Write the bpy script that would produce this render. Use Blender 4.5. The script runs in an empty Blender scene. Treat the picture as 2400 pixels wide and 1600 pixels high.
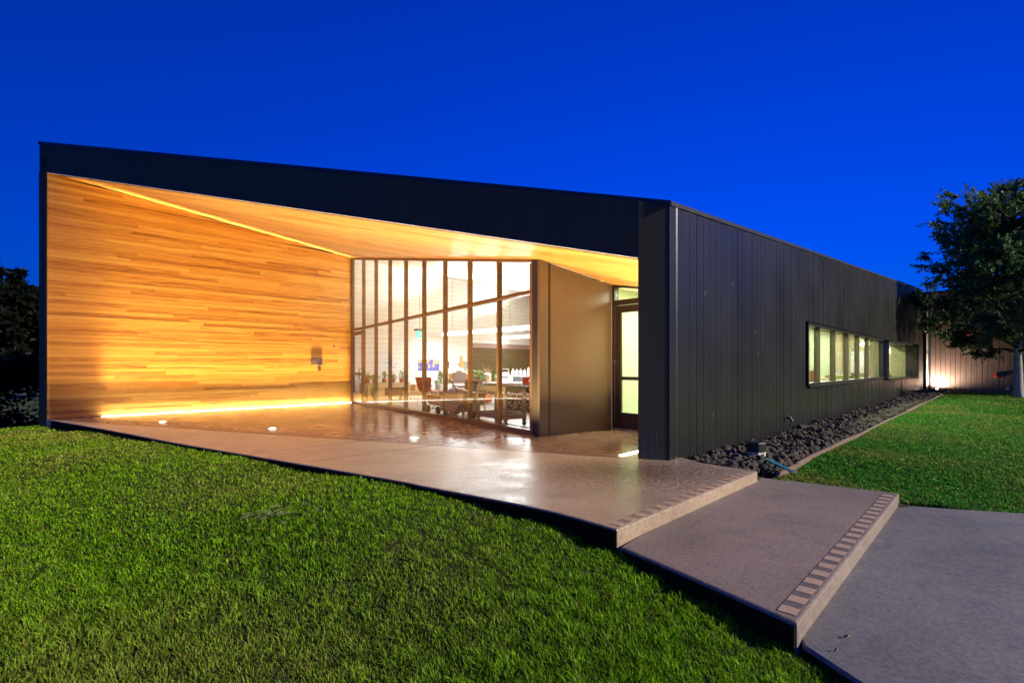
import bpy, bmesh, math, random
import numpy as np
from mathutils import Vector, Matrix, noise as mnoise

random.seed(7)
RNG = np.random.default_rng(7)
scene = bpy.context.scene
COL = scene.collection
R = math.radians

# ------------------------------------------------------------------ camera
cam = bpy.data.cameras.new("camera")
camo = bpy.data.objects.new("camera", cam)
COL.objects.link(camo)
camo.location = (0, 0, 1.1)
camo.rotation_euler = (R(90), 0, 0)
cam.sensor_width = 36
cam.lens = 18.0
cam.shift_y = 0.0240
cam.clip_start = 0.05
cam.clip_end = 3000
scene.camera = camo

# ------------------------------------------------------------------ sky
world = bpy.data.worlds.new("World")
scene.world = world
world.use_nodes = True
wn = world.node_tree
sky = wn.nodes.new('ShaderNodeTexSky')
sky.sky_type = 'NISHITA'
sky.sun_disc = False
sky.sun_elevation = R(3.0)
sky.sun_rotation = R(200)
sky.ozone_density = 10.0
sky.dust_density = 0.0
sky.air_density = 1.0
tint = wn.nodes.new('ShaderNodeMixRGB')
tint.blend_type = 'MULTIPLY'
tint.inputs[0].default_value = 1.0
tint.inputs[2].default_value = (1.0, 0.62, 1.0, 1)
wn.links.new(sky.outputs[0], tint.inputs[1])
wn.links.new(tint.outputs[0], wn.nodes['Background'].inputs[0])
wn.nodes['Background'].inputs[1].default_value = 0.118

# low, far-off lamp light from the right (yard light), as the cast shadows show
sun = bpy.data.lights.new("yard_light", 'SUN')
sun.energy = 1.5
sun.angle = R(1.5)
sun.color = (1.0, 0.93, 0.75)
suno = bpy.data.objects.new("yard_light", sun)
COL.objects.link(suno)
_az, _el = R(-21.8), R(22)
suno.rotation_euler = Vector((math.cos(_el) * math.cos(_az), math.cos(_el) * math.sin(_az), math.sin(_el))).to_track_quat('Z', 'Y').to_euler()

scene.view_settings.view_transform = 'Standard'
scene.view_settings.look = 'None'
scene.view_settings.gamma = 1.0
scene.view_settings.exposure = 1.90
scene.view_settings.use_curve_mapping = False
scene.render.engine = 'CYCLES'
cy = scene.cycles
cy.use_denoising = True
cy.max_bounces = 8
cy.diffuse_bounces = 4
cy.glossy_bounces = 4
cy.transparent_max_bounces = 24
cy.sample_clamp_indirect = 4.0
cy.caustics_reflective = False
cy.caustics_refractive = False

# ------------------------------------------------------------------ helpers
def V(*a):
    return Vector(a)

class MB:
    """collects polygons for ONE mesh"""
    def __init__(s):
        s.v, s.f = [], []
    def add(s, vs, fs):
        n = len(s.v)
        s.v += [tuple(p) for p in vs]
        s.f += [tuple(i + n for i in f) for f in fs]
        return s
    def box(s, x0, y0, z0, x1, y1, z1):
        return s.add([(x0, y0, z0), (x1, y0, z0), (x1, y1, z0), (x0, y1, z0), (x0, y0, z1), (x1, y0, z1), (x1, y1, z1), (x0, y1, z1)],
                     [(3, 2, 1, 0), (4, 5, 6, 7), (0, 1, 5, 4), (1, 2, 6, 5), (2, 3, 7, 6), (3, 0, 4, 7)])
    def plate(s, poly, vec):
        """polygon (3-D points) extruded by vec"""
        n = len(poly)
        a = [Vector(p) for p in poly]
        b = [p + Vector(vec) for p in a]
        return s.add(a + b, [tuple(range(n))[::-1], tuple(range(n, 2 * n))] + [(i, (i + 1) % n, n + (i + 1) % n, n + i) for i in range(n)])
    def prism(s, poly, z0, z1):
        return s.plate([(x, y, z0) for x, y in poly], (0, 0, z1 - z0))
    def tube(s, pts, rad, n=8, cap=True):
        pts = [Vector(p) for p in pts]
        if not isinstance(rad, (list, tuple)):
            rad = [rad] * len(pts)
        base = len(s.v)
        prev = None
        for i, p in enumerate(pts):
            d = (pts[min(i + 1, len(pts) - 1)] - pts[max(i - 1, 0)])
            d = d.normalized() if d.length > 1e-9 else Vector((0, 0, 1))
            if prev is None:
                u = d.orthogonal().normalized()
            else:
                u = (prev - d * prev.dot(d))
                u = u.normalized() if u.length > 1e-6 else d.orthogonal().normalized()
            prev = u
            w = d.cross(u)
            for k in range(n):
                a = 2 * math.pi * k / n
                s.v.append(tuple(p + (u * math.cos(a) + w * math.sin(a)) * rad[i]))
        for i in range(len(pts) - 1):
            for k in range(n):
                a, b = base + i * n + k, base + i * n + (k + 1) % n
                s.f.append((a, b, b + n, a + n))
        if cap:
            s.f.append(tuple(base + k for k in range(n))[::-1])
            m = base + (len(pts) - 1) * n
            s.f.append(tuple(m + k for k in range(n)))
        return s
    def lathe(s, c, prof, n=14, axis='Z'):
        base = len(s.v)
        c = Vector(c)
        for r, h in prof:
            for k in range(n):
                a = 2 * math.pi * k / n
                if axis == 'Z':
                    p = (r * math.cos(a), r * math.sin(a), h)
                elif axis == 'Y':
                    p = (r * math.cos(a), h, r * math.sin(a))
                else:
                    p = (h, r * math.cos(a), r * math.sin(a))
                s.v.append(tuple(c + Vector(p)))
        for i in range(len(prof) - 1):
            for k in range(n):
                a, b = base + i * n + k, base + i * n + (k + 1) % n
                s.f.append((a, b, b + n, a + n))
        s.f.append(tuple(base + k for k in range(n))[::-1])
        m = base + (len(prof) - 1) * n
        s.f.append(tuple(m + k for k in range(n)))
        return s

ORIGIN = {}

def tag(o, label=None, cat=None, group=None, kind=None):
    if label: o['label'] = label
    if cat: o['category'] = cat
    if group: o['group'] = group
    if kind: o['kind'] = kind
    return o

def thing(name, label, cat, loc=(0, 0, 0), rz=0.0, group=None, local=True):
    """an Empty at the thing's base; local: parts are written in its own frame, else in world metres"""
    o = bpy.data.objects.new(name, None)
    o.empty_display_size = 0.2
    COL.objects.link(o)
    o.location = loc
    o.rotation_euler = (0, 0, rz)
    ORIGIN[o.name] = Vector((0, 0, 0)) if local else Vector(loc)
    return tag(o, label, cat, group)

def build(name, mb, mat, parent=None, smooth=False, bevel=0.0, seg=1, recalc=True):
    me = bpy.data.meshes.new(name)
    if parent is not None:
        off = ORIGIN[parent.name]
        loc = None
    else:
        a = np.array(mb.v)
        off = Vector(((a[:, 0].min() + a[:, 0].max()) / 2, (a[:, 1].min() + a[:, 1].max()) / 2, a[:, 2].min()))
        loc = off
    me.from_pydata([(p[0] - off[0], p[1] - off[1], p[2] - off[2]) for p in mb.v], [], mb.f)
    if bevel or recalc:
        bm = bmesh.new()
        bm.from_mesh(me)
        if recalc:
            bmesh.ops.recalc_face_normals(bm, faces=bm.faces)
        if bevel:
            bmesh.ops.bevel(bm, geom=[e for e in bm.edges if len(e.link_faces) == 2 and e.calc_face_angle(0) > 0.5], offset=bevel,
                            segments=seg, affect='EDGES', profile=0.5, clamp_overlap=True)
        bm.to_mesh(me)
        bm.free()
    if smooth:
        me.polygons.foreach_set('use_smooth', [True] * len(me.polygons))
    me.materials.append(mat)
    o = bpy.data.objects.new(name, me)
    COL.objects.link(o)
    ORIGIN[o.name] = off
    if parent is not None:
        o.parent = parent
    else:
        o.location = loc
    return o

def struct(o):
    o['kind'] = 'structure'
    return o

# ------------------------------------------------------------------ materials
def nodes(name):
    m = bpy.data.materials.new(name)
    m.use_nodes = True
    nt = m.node_tree
    return m, nt, nt.nodes['Principled BSDF']

def N(nt, kind, **kw):
    n = nt.nodes.new(kind)
    for k, v in kw.items():
        if k.startswith('i_'):
            key = k[2:]
            n.inputs[int(key) if key.isdigit() else key.replace('_', ' ')].default_value = v
        else:
            setattr(n, k, v)
    return n

def ramp(nt, fac, stops):
    r = nt.nodes.new('ShaderNodeValToRGB')
    el = r.color_ramp.elements
    while len(el) < len(stops):
        el.new(0.5)
    for e, (p, c) in zip(el, stops):
        e.position = p
        e.color = c if len(c) == 4 else (*c, 1)
    nt.links.new(fac, r.inputs[0])
    return r.outputs[0]

def plain(name, col, rough=0.5, metal=0.0, var=0.18, scale=6.0, bump=0.0, spec=0.5, rvar=0.1):
    """base colour broken up by two octaves of noise, uneven gloss, a little relief"""
    m, nt, p = nodes(name)
    tc = N(nt, 'ShaderNodeTexCoord')
    nz = N(nt, 'ShaderNodeTexNoise', i_Scale=scale, i_Detail=6.0, i_Roughness=0.65)
    nt.links.new(tc.outputs['Object'], nz.inputs['Vector'])
    lo = tuple(c * (1 - var) for c in col)
    hi = tuple(min(1, c * (1 + var)) for c in col)
    nt.links.new(ramp(nt, nz.outputs[0], [(0.3, lo), (0.7, hi)]), p.inputs['Base Color'])
    mr = N(nt, 'ShaderNodeMapRange', i_3=max(0.02, rough - rvar), i_4=min(1, rough + rvar))
    nt.links.new(nz.outputs[0], mr.inputs[0])
    nt.links.new(mr.outputs[0], p.inputs['Roughness'])
    p.inputs['Metallic'].default_value = metal
    p.inputs['Specular IOR Level'].default_value = spec
    if bump:
        n2 = N(nt, 'ShaderNodeTexNoise', i_Scale=scale * 12, i_Detail=4.0)
        nt.links.new(tc.outputs['Object'], n2.inputs['Vector'])
        b = N(nt, 'ShaderNodeBump', i_Strength=bump, i_Distance=0.01)
        nt.links.new(n2.outputs[0], b.inputs['Height'])
        nt.links.new(b.outputs[0], p.inputs['Normal'])
    return m

def emit(name, col, strength):
    m, nt, p = nodes(name)
    p.inputs['Base Color'].default_value = (*[min(1, c) for c in col], 1)
    p.inputs['Emission Color'].default_value = (*col, 1)
    p.inputs['Emission Strength'].default_value = strength
    return m

def glass(name, tintc=(0.93, 0.96, 0.95), ior=1.6):
    m, nt, p = nodes(name)
    nt.nodes.remove(p)
    lw = N(nt, 'ShaderNodeLayerWeight', i_Blend=0.5)
    pw = N(nt, 'ShaderNodeMath', operation='POWER', i_1=5.0)
    nt.links.new(lw.outputs['Facing'], pw.inputs[0])
    f0 = ((ior - 1) / (ior + 1)) ** 2
    fr = N(nt, 'ShaderNodeMath', operation='MULTIPLY_ADD', i_1=1 - f0, i_2=f0)
    nt.links.new(pw.outputs[0], fr.inputs[0])
    tr = N(nt, 'ShaderNodeBsdfTransparent')
    tr.inputs[0].default_value = (*tintc, 1)
    gl = N(nt, 'ShaderNodeBsdfGlossy', i_Roughness=0.0)
    mx = N(nt, 'ShaderNodeMixShader')
    nt.links.new(fr.outputs[0], mx.inputs[0])
    nt.links.new(tr.outputs[0], mx.inputs[1])
    nt.links.new(gl.outputs[0], mx.inputs[2])
    nt.links.new(mx.outputs[0], nt.nodes['Material Output'].inputs[0])
    return m

def wood(name, dark, mid, light, ang, scale=1.0, rough=0.45, boards=None, per_object=True):
    """grain stretched along the direction ang (radians); tone per plank object, or per strip of width `boards`"""
    m, nt, p = nodes(name)
    tc = N(nt, 'ShaderNodeTexCoord')
    mp = N(nt, 'ShaderNodeMapping', vector_type='POINT')
    mp.inputs['Rotation'].default_value = (0, 0, -ang)
    nt.links.new(tc.outputs['Object'], mp.inputs[0])
    mp2 = N(nt, 'ShaderNodeMapping')
    mp2.inputs['Scale'].default_value = (0.9 * scale, 26 * scale, 26 * scale)
    nt.links.new(mp.outputs[0], mp2.inputs[0])
    oi = N(nt, 'ShaderNodeObjectInfo')
    tone = oi.outputs['Random']
    if boards:
        sx = N(nt, 'ShaderNodeSeparateXYZ')
        nt.links.new(mp.outputs[0], sx.inputs[0])
        dv = N(nt, 'ShaderNodeMath', operation='DIVIDE', i_1=boards)
        nt.links.new(sx.outputs[1], dv.inputs[0])
        fl = N(nt, 'ShaderNodeMath', operation='FLOOR')
        nt.links.new(dv.outputs[0], fl.inputs[0])
        # random end joints: shift x by a per-strip amount, cut every 2.4 m
        wn0 = N(nt, 'ShaderNodeTexWhiteNoise', noise_dimensions='1D')
        nt.links.new(fl.outputs[0], wn0.inputs['W'])
        ax = N(nt, 'ShaderNodeMath', operation='MULTIPLY_ADD', i_1=7.0)
        nt.links.new(wn0.outputs[0], ax.inputs[0])
        nt.links.new(sx.outputs[0], ax.inputs[2])
        dx = N(nt, 'ShaderNodeMath', operation='DIVIDE', i_1=2.4)
        nt.links.new(ax.outputs[0], dx.inputs[0])
        fx = N(nt, 'ShaderNodeMath', operation='FLOOR')
        nt.links.new(dx.outputs[0], fx.inputs[0])
        cmb = N(nt, 'ShaderNodeCombineXYZ')
        nt.links.new(fl.outputs[0], cmb.inputs[0])
        nt.links.new(fx.outputs[0], cmb.inputs[1])
        wn1 = N(nt, 'ShaderNodeTexWhiteNoise', noise_dimensions='2D')
        nt.links.new(cmb.outputs[0], wn1.inputs['Vector'])
        tone = wn1.outputs[0]
        fr = N(nt, 'ShaderNodeMath', operation='FRACT')
        nt.links.new(dv.outputs[0], fr.inputs[0])
    addv = N(nt, 'ShaderNodeVectorMath', operation='ADD')
    cv = N(nt, 'ShaderNodeCombineXYZ')
    sc = N(nt, 'ShaderNodeMath', operation='MULTIPLY', i_1=57.0)
    nt.links.new(tone, sc.inputs[0])
    nt.links.new(sc.outputs[0], cv.inputs[0])
    nt.links.new(sc.outputs[0], cv.inputs[1])
    nt.links.new(mp2.outputs[0], addv.inputs[0])
    nt.links.new(cv.outputs[0], addv.inputs[1])
    g = N(nt, 'ShaderNodeTexNoise', i_Scale=1.3, i_Detail=7.0, i_Roughness=0.68, i_Distortion=0.9)
    nt.links.new(addv.outputs[0], g.inputs['Vector'])
    mixf = N(nt, 'ShaderNodeMath', operation='MULTIPLY_ADD', i_1=0.30)
    nt.links.new(tone, mixf.inputs[0])
    h = N(nt, 'ShaderNodeMath', operation='MULTIPLY', i_1=0.92)
    nt.links.new(g.outputs[0], h.inputs[0])
    nt.links.new(h.outputs[0], mixf.inputs[2])
    colr = ramp(nt, mixf.outputs[0], [(0.33, dark), (0.53, mid), (0.84, light)])
    if boards:
        gap = N(nt, 'ShaderNodeMapRange', i_1=0.0, i_2=0.06, i_3=0.35, i_4=1.0)
        nt.links.new(fr.outputs[0], gap.inputs[0])
        mm = N(nt, 'ShaderNodeMixRGB', blend_type='MULTIPLY', i_0=1.0)
        nt.links.new(colr, mm.inputs[1])
        nt.links.new(gap.outputs[0], mm.inputs[2])
        colr = mm.outputs[0]
    nt.links.new(colr, p.inputs['Base Color'])
    rr = N(nt, 'ShaderNodeMapRange', i_3=rough - 0.12, i_4=rough + 0.15)
    nt.links.new(g.outputs[0], rr.inputs[0])
    nt.links.new(rr.outputs[0], p.inputs['Roughness'])
    b = N(nt, 'ShaderNodeBump', i_Strength=0.25, i_Distance=0.004)
    nt.links.new(g.outputs[0], b.inputs['Height'])
    nt.links.new(b.outputs[0], p.inputs['Normal'])
    return m

def panel_metal(name, col, rough, spec=0.36, tonevar=0.25):
    """dark coated sheet metal: faint vertical streaks, a tone of its own per sheet"""
    m, nt, p = nodes(name)
    tc = N(nt, 'ShaderNodeTexCoord')
    mp = N(nt, 'ShaderNodeMapping')
    mp.inputs['Scale'].default_value = (9, 9, 0.35)
    nt.links.new(tc.outputs['Object'], mp.inputs[0])
    nz = N(nt, 'ShaderNodeTexNoise', i_Scale=1.5, i_Detail=6.0, i_Roughness=0.6)
    nt.links.new(mp.outputs[0], nz.inputs['Vector'])
    oi = N(nt, 'ShaderNodeObjectInfo')
    a = N(nt, 'ShaderNodeMath', operation='MULTIPLY_ADD', i_1=tonevar)
    nt.links.new(oi.outputs['Random'], a.inputs[0])
    h = N(nt, 'ShaderNodeMath', operation='MULTIPLY', i_1=1 - tonevar)
    nt.links.new(nz.outputs[0], h.inputs[0])
    nt.links.new(h.outputs[0], a.inputs[2])
    lo = tuple(c * 0.80 for c in col)
    hi = tuple(c * 1.2 for c in col)
    nt.links.new(ramp(nt, a.outputs[0], [(0.2, lo), (0.8, hi)]), p.inputs['Base Color'])
    big = N(nt, 'ShaderNodeTexNoise', i_Scale=0.9, i_Detail=3.0)
    nt.links.new(tc.outputs['Object'], big.inputs['Vector'])
    mr = N(nt, 'ShaderNodeMapRange', i_3=rough - 0.08, i_4=rough + 0.14)
    nt.links.new(big.outputs[0], mr.inputs[0])
    nt.links.new(mr.outputs[0], p.inputs['Roughness'])
    p.inputs['Specular IOR Level'].default_value = spec
    b = N(nt, 'ShaderNodeBump', i_Strength=0.12, i_Distance=0.02)
    nt.links.new(big.outputs[0], b.inputs['Height'])
    nt.links.new(b.outputs[0], p.inputs['Normal'])
    return m

def concrete(name, col, rough_lo, rough_hi, wet=False):
    m, nt, p = nodes(name)
    geo = N(nt, 'ShaderNodeNewGeometry')
    P = geo.outputs['Position']
    n1 = N(nt, 'ShaderNodeTexNoise', i_Scale=0.7, i_Detail=7.0, i_Roughness=0.6)
    n2 = N(nt, 'ShaderNodeTexNoise', i_Scale=38.0, i_Detail=5.0, i_Roughness=0.7)
    n3 = N(nt, 'ShaderNodeTexNoise', i_Scale=3.4, i_Detail=8.0, i_Roughness=0.72, i_Distortion=1.2)
    for n in (n1, n2, n3):
        nt.links.new(P, n.inputs['Vector'])
    c1 = ramp(nt, n1.outputs[0], [(0.32, tuple(c * 0.78 for c in col)), (0.7, tuple(c * 1.18 for c in col))])
    c2 = ramp(nt, n2.outputs[0], [(0.3, (0.62, 0.61, 0.60)), (0.58, (1.08, 1.08, 1.08))])
    c3 = ramp(nt, n3.outputs[0], [(0.36, (0.9, 0.89, 0.88)), (0.55, (1.03, 1.02, 1.01))])
    mx = N(nt, 'ShaderNodeMixRGB', blend_type='MULTIPLY', i_0=1.0)
    nt.links.new(c1, mx.inputs[1]); nt.links.new(c2, mx.inputs[2])
    mx2 = N(nt, 'ShaderNodeMixRGB', blend_type='MULTIPLY', i_0=1.0)
    nt.links.new(mx.outputs[0], mx2.inputs[1]); nt.links.new(c3, mx2.inputs[2])
    colr = mx2.outputs[0]
    mr = N(nt, 'ShaderNodeMapRange', i_1=0.35, i_2=0.65, i_3=rough_lo, i_4=rough_hi)
    nt.links.new(n3.outputs[0], mr.inputs[0])
    rough = mr.outputs[0]
    bump_src = n2.outputs[0]
    if wet:
        # sealed floor under the roof is smooth; outside it the slab is broom finished. d = metres behind the facade line
        dt = N(nt, 'ShaderNodeVectorMath', operation='DOT_PRODUCT')
        dt.inputs[1].default_value = (0.3761, 0.9266, 0)
        nt.links.new(P, dt.inputs[0])
        wob = N(nt, 'ShaderNodeMath', operation='MULTIPLY_ADD', i_1=1.6)
        nt.links.new(n3.outputs[0], wob.inputs[0])
        nt.links.new(dt.outputs['Value'], wob.inputs[2])
        ins = N(nt, 'ShaderNodeMapRange', i_1=6.5, i_2=8.1, i_3=0.0, i_4=1.0)
        nt.links.new(wob.outputs[0], ins.inputs[0])
        mo = N(nt, 'ShaderNodeMapRange', i_1=0.35, i_2=0.65, i_3=0.10, i_4=0.24)
        nt.links.new(n3.outputs[0], mo.inputs[0])
        mixr = N(nt, 'ShaderNodeMix')
        nt.links.new(ins.outputs[0], mixr.inputs[0])
        nt.links.new(rough, mixr.inputs[2]); nt.links.new(mo.outputs[0], mixr.inputs[3])
        rough = mixr.outputs[0]
        # dark drops splashed in front of the corner column
        dist = N(nt, 'ShaderNodeVectorMath', operation='DISTANCE')
        sc = N(nt, 'ShaderNodeMapping')
        sc.inputs['Scale'].default_value = (0.62, 1.0, 1.0)
        nt.links.new(P, sc.inputs[0])
        nt.links.new(sc.outputs[0], dist.inputs[0])
        dist.inputs[1].default_value = (1.25 * 0.62, 5.35, 0)
        near = N(nt, 'ShaderNodeMapRange', i_1=0.15, i_2=1.25, i_3=1.0, i_4=0.0)
        nt.links.new(dist.outputs['Value'], near.inputs[0])
        sp = N(nt, 'ShaderNodeTexNoise', i_Scale=30.0, i_Detail=3.0, i_Roughness=0.6)
        nt.links.new(P, sp.inputs['Vector'])
        ad = N(nt, 'ShaderNodeMath', operation='MULTIPLY_ADD', i_1=0.30)
        nt.links.new(near.outputs[0], ad.inputs[0]); nt.links.new(sp.outputs[0], ad.inputs[2])
        th = N(nt, 'ShaderNodeMapRange', i_1=0.68, i_2=0.74, i_3=0.0, i_4=0.8)
        nt.links.new(ad.outputs[0], th.inputs[0])
        dk = N(nt, 'ShaderNodeMixRGB', blend_type='MULTIPLY')
        sn = N(nt, 'ShaderNodeSeparateXYZ')
        nt.links.new(geo.outputs['Normal'], sn.inputs[0])
        tm_n = N(nt, 'ShaderNodeMath', operation='MULTIPLY', use_clamp=True)
        nt.links.new(th.outputs[0], tm_n.inputs[0]); nt.links.new(sn.outputs[2], tm_n.inputs[1])
        nt.links.new(tm_n.outputs[0], dk.inputs[0]); nt.links.new(colr, dk.inputs[1])
        dk.inputs[2].default_value = (0.22, 0.2, 0.19, 1)
        colr = dk.outputs[0]
    nt.links.new(colr, p.inputs['Base Color'])
    nt.links.new(rough, p.inputs['Roughness'])
    b = N(nt, 'ShaderNodeBump', i_Strength=0.04 if wet else 0.3, i_Distance=0.006)
    nt.links.new(bump_src, b.inputs['Height'])
    nt.links.new(b.outputs[0], p.inputs['Normal'])
    return m

ANG_A = math.atan2(0.7228, 0.6910)       # the long direction of the building
ANG_F = math.atan2(-0.3761, 0.9266)      # along the front

M = {}
M['steel'] = panel_metal('dark_bronze_sheet', (0.0135, 0.0130, 0.0120), 0.32, 0.42, 0.15)
M['steel_flat'] = panel_metal('dark_flat_sheet', (0.085, 0.074, 0.040), 0.6, 0.12)
M['annex'] = panel_metal('brown_sheet', (0.15, 0.095, 0.070), 0.42)
M['entry'] = plain('bronze_panel', (0.115, 0.080, 0.056), 0.36, var=0.05, scale=1.2, rvar=.05)
M['door_dark'] = plain('dark_door_metal', (0.030, 0.020, 0.013), 0.38)
M['backing'] = plain('black_backing', (0.008, 0.008, 0.008), 0.8)
M['coping'] = plain('black_coping', (0.010, 0.010, 0.011), 0.45)
M['frame'] = plain('bronze_aluminium', (0.13, 0.07, 0.038), 0.34, var=0.1, spec=0.6)
M['frame_dark'] = plain('dark_aluminium', (0.020, 0.018, 0.014), 0.4, var=0.1, spec=0.3)
M['black'] = plain('black_metal', (0.012, 0.012, 0.013), 0.4)
M['plank'] = wood('cedar_plank', (0.20, 0.060, 0.008), (0.50, 0.225, 0.030), (0.68, 0.38, 0.075), ANG_A, 1.0)
M['soffit'] = wood('soffit_boards', (0.20, 0.085, 0.020), (0.47, 0.24, 0.065), (0.66, 0.40, 0.15), ANG_F, 0.8, 0.5, boards=0.09)
M['ceil'] = wood('ceiling_boards', (0.55, 0.40, 0.24), (0.72, 0.58, 0.40), (0.82, 0.72, 0.55), ANG_F, 0.8, 0.5, boards=0.09)
M['frame_in'] = plain('inner_bronze', (0.16, 0.085, 0.045), 0.4, var=0.1)
M['olive_frame'] = plain('olive_bronze', (0.10, 0.075, 0.03), 0.4, var=0.1)
M['glass'] = glass('window_glass', ior=1.5)
M['glass_green'] = glass('tinted_glass', (0.94, 0.96, 0.88), 1.55)
M['white_board'] = plain('white_paint', (0.80, 0.79, 0.77), 0.5, var=0.04)
M['white'] = plain('white_plastic', (0.78, 0.78, 0.78), 0.4, var=0.05)
M['alcove'] = wood('dark_alcove_wood', (0.05, 0.022, 0.01), (0.10, 0.048, 0.022), (0.15, 0.08, 0.04), ANG_A, 1.0, boards=0.14)
M['mauve'] = plain('mauve_cabinet', (0.30, 0.21, 0.19), 0.45, var=0.06)
M['floorboards'] = wood('grey_floor_boards', (0.13, 0.11, 0.10), (0.24, 0.21, 0.19), (0.34, 0.31, 0.29), ANG_A - R(90), 0.6, 0.4, boards=0.16)
M['green_wall'] = plain('pale_green_paint', (0.56, 0.64, 0.42), 0.6, var=0.05)
M['tan_wall'] = plain('tan_paint', (0.48, 0.42, 0.28), 0.6, var=0.05)
M['tan_dark'] = plain('tan_panel', (0.26, 0.18, 0.035), 0.5, var=0.08)
M['stain'] = plain('lime_stain', (0.20, 0.24, 0.25), 0.8, var=0.3)
M['olive_panel'] = plain('olive_tan_paint', (0.46, 0.41, 0.22), 0.5, var=0.06)
M['slab'] = concrete('sealed_concrete', (0.36, 0.265, 0.19), 0.30, 0.5, wet=True)
M['step'] = concrete('broomed_concrete', (0.245, 0.185, 0.155), 0.6, 0.85)
M['path'] = concrete('grey_concrete', (0.185, 0.170, 0.170), 0.6, 0.85)
M['footing'] = concrete('footing_concrete', (0.40, 0.38, 0.35), 0.6, 0.85)
M['edge_shade'] = plain('edge_shade_brown', (0.022, 0.013, 0.006), 0.95, var=.3, spec=.05)  # near-black brown standing in for shade on the slab and step edges
M['joint'] = plain('joint_dark', (0.05, 0.04, 0.035), 0.8)  # one dark tone of its own for the control joints
M['tan_tape'] = plain('tan_grip_tape', (0.42, 0.285, 0.195), 0.8, var=0.14, scale=40)
M['tan_tape_worn'] = plain('worn_tan_tape', (0.42, 0.28, 0.175), 0.8, var=0.25, scale=30)
M['dark_tape'] = plain('purple_grey_tape', (0.125, 0.095, 0.09), 0.85, var=0.2, scale=40)
M['dark_tape_worn'] = plain('worn_dark_tape', (0.235, 0.165, 0.115), 0.85, var=0.2, scale=30)
M['rock'] = plain('dark_rock', (0.075, 0.058, 0.038), 0.85, var=0.6, scale=14, bump=0.7)
M['soil'] = plain('dark_soil', (0.030, 0.024, 0.018), 0.95, var=0.4, scale=20, bump=0.6)
M['edging'] = plain('brown_edging', (0.17, 0.105, 0.08), 0.7, var=0.25, scale=9)
M['bark'] = plain('pale_bark', (0.34, 0.31, 0.27), 0.85, var=0.4, scale=14, bump=0.9)
M['twig'] = plain('twig_bark', (0.09, 0.075, 0.055), 0.9, var=.3)
M['dark_bark'] = plain('dark_bark', (0.05, 0.04, 0.03), 0.9, var=0.3)
M['pvc'] = plain('pale_pipe', (0.62, 0.55, 0.42), 0.45, var=0.08)
M['blue'] = plain('teal_paint', (0.03, 0.20, 0.26), 0.5, var=0.2)
M['chrome'] = plain('brushed_steel', (0.55, 0.55, 0.55), 0.3, metal=1.0)
M['red_dev'] = plain('red_metal', (0.45, 0.03, 0.03), 0.35)
M['led_white'] = emit('led_white', (1.0, 0.93, 0.80), 5.0)
M['led_cool'] = emit('tube_white', (0.98, 0.97, 1.0), 2.0)
M['flood'] = emit('flood_white', (1.0, 0.90, 0.82), 9.0)
M['exit'] = emit('exit_green', (0.05, 0.75, 0.50), 0.5)
M['red'] = plain('red_plastic', (0.55, 0.055, 0.03), 0.35, var=0.08)
M['orange'] = plain('orange_fabric', (0.75, 0.18, 0.05), 0.6, var=0.2)
M['taupe'] = plain('taupe_plastic', (0.235, 0.195, 0.155), 0.45, var=0.08)
M['brown_tub'] = plain('brown_plastic', (0.22, 0.10, 0.05), 0.5, var=0.1)
M['rubber'] = plain('dark_rubber', (0.035, 0.032, 0.032), 0.7)
M['terracotta'] = plain('terracotta', (0.45, 0.17, 0.08), 0.7)
M['leaf'] = plain('leaf_green', (0.10, 0.26, 0.045), 0.5, var=0.4, scale=20)
M['leaf_yel'] = plain('leaf_yellow_green', (0.28, 0.33, 0.06), 0.5, var=0.35, scale=20)
M['pine'] = wood('pine_boards', (0.42, 0.25, 0.11), (0.60, 0.40, 0.20), (0.70, 0.52, 0.30), ANG_A, 2.0)
M['paper'] = plain('white_paper', (0.80, 0.80, 0.84), 0.6, var=0.03)
M['ink'] = plain('grey_ink', (0.18, 0.20, 0.28), 0.7)
M['sea'] = plain('map_blue', (0.10, 0.12, 0.50), 0.5, var=0.3, scale=14)
M['land'] = plain('map_tan', (0.70, 0.46, 0.20), 0.5, var=0.3, scale=14)
M['plaque'] = plain('bronze_plaque', (0.22, 0.13, 0.09), 0.35, metal=0.6)
M['slate'] = plain('chalkboard', (0.10, 0.13, 0.12), 0.7, var=0.3)
M['straw'] = plain('dry_twig', (0.50, 0.36, 0.22), 0.8, var=0.3)
M['mesh_brown'] = plain('brown_mesh', (0.16, 0.11, 0.09), 0.6)
M['green_toy'] = plain('green_fabric', (0.12, 0.50, 0.16), 0.6)
M['olive'] = plain('olive_vinyl', (0.33, 0.33, 0.06), 0.5)
M['mulch_leaf'] = plain('dry_leaf', (0.30, 0.15, 0.06), 0.7, var=0.4)
M['amber'] = plain('amber_jar', (0.45, 0.22, 0.05), 0.3)

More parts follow.
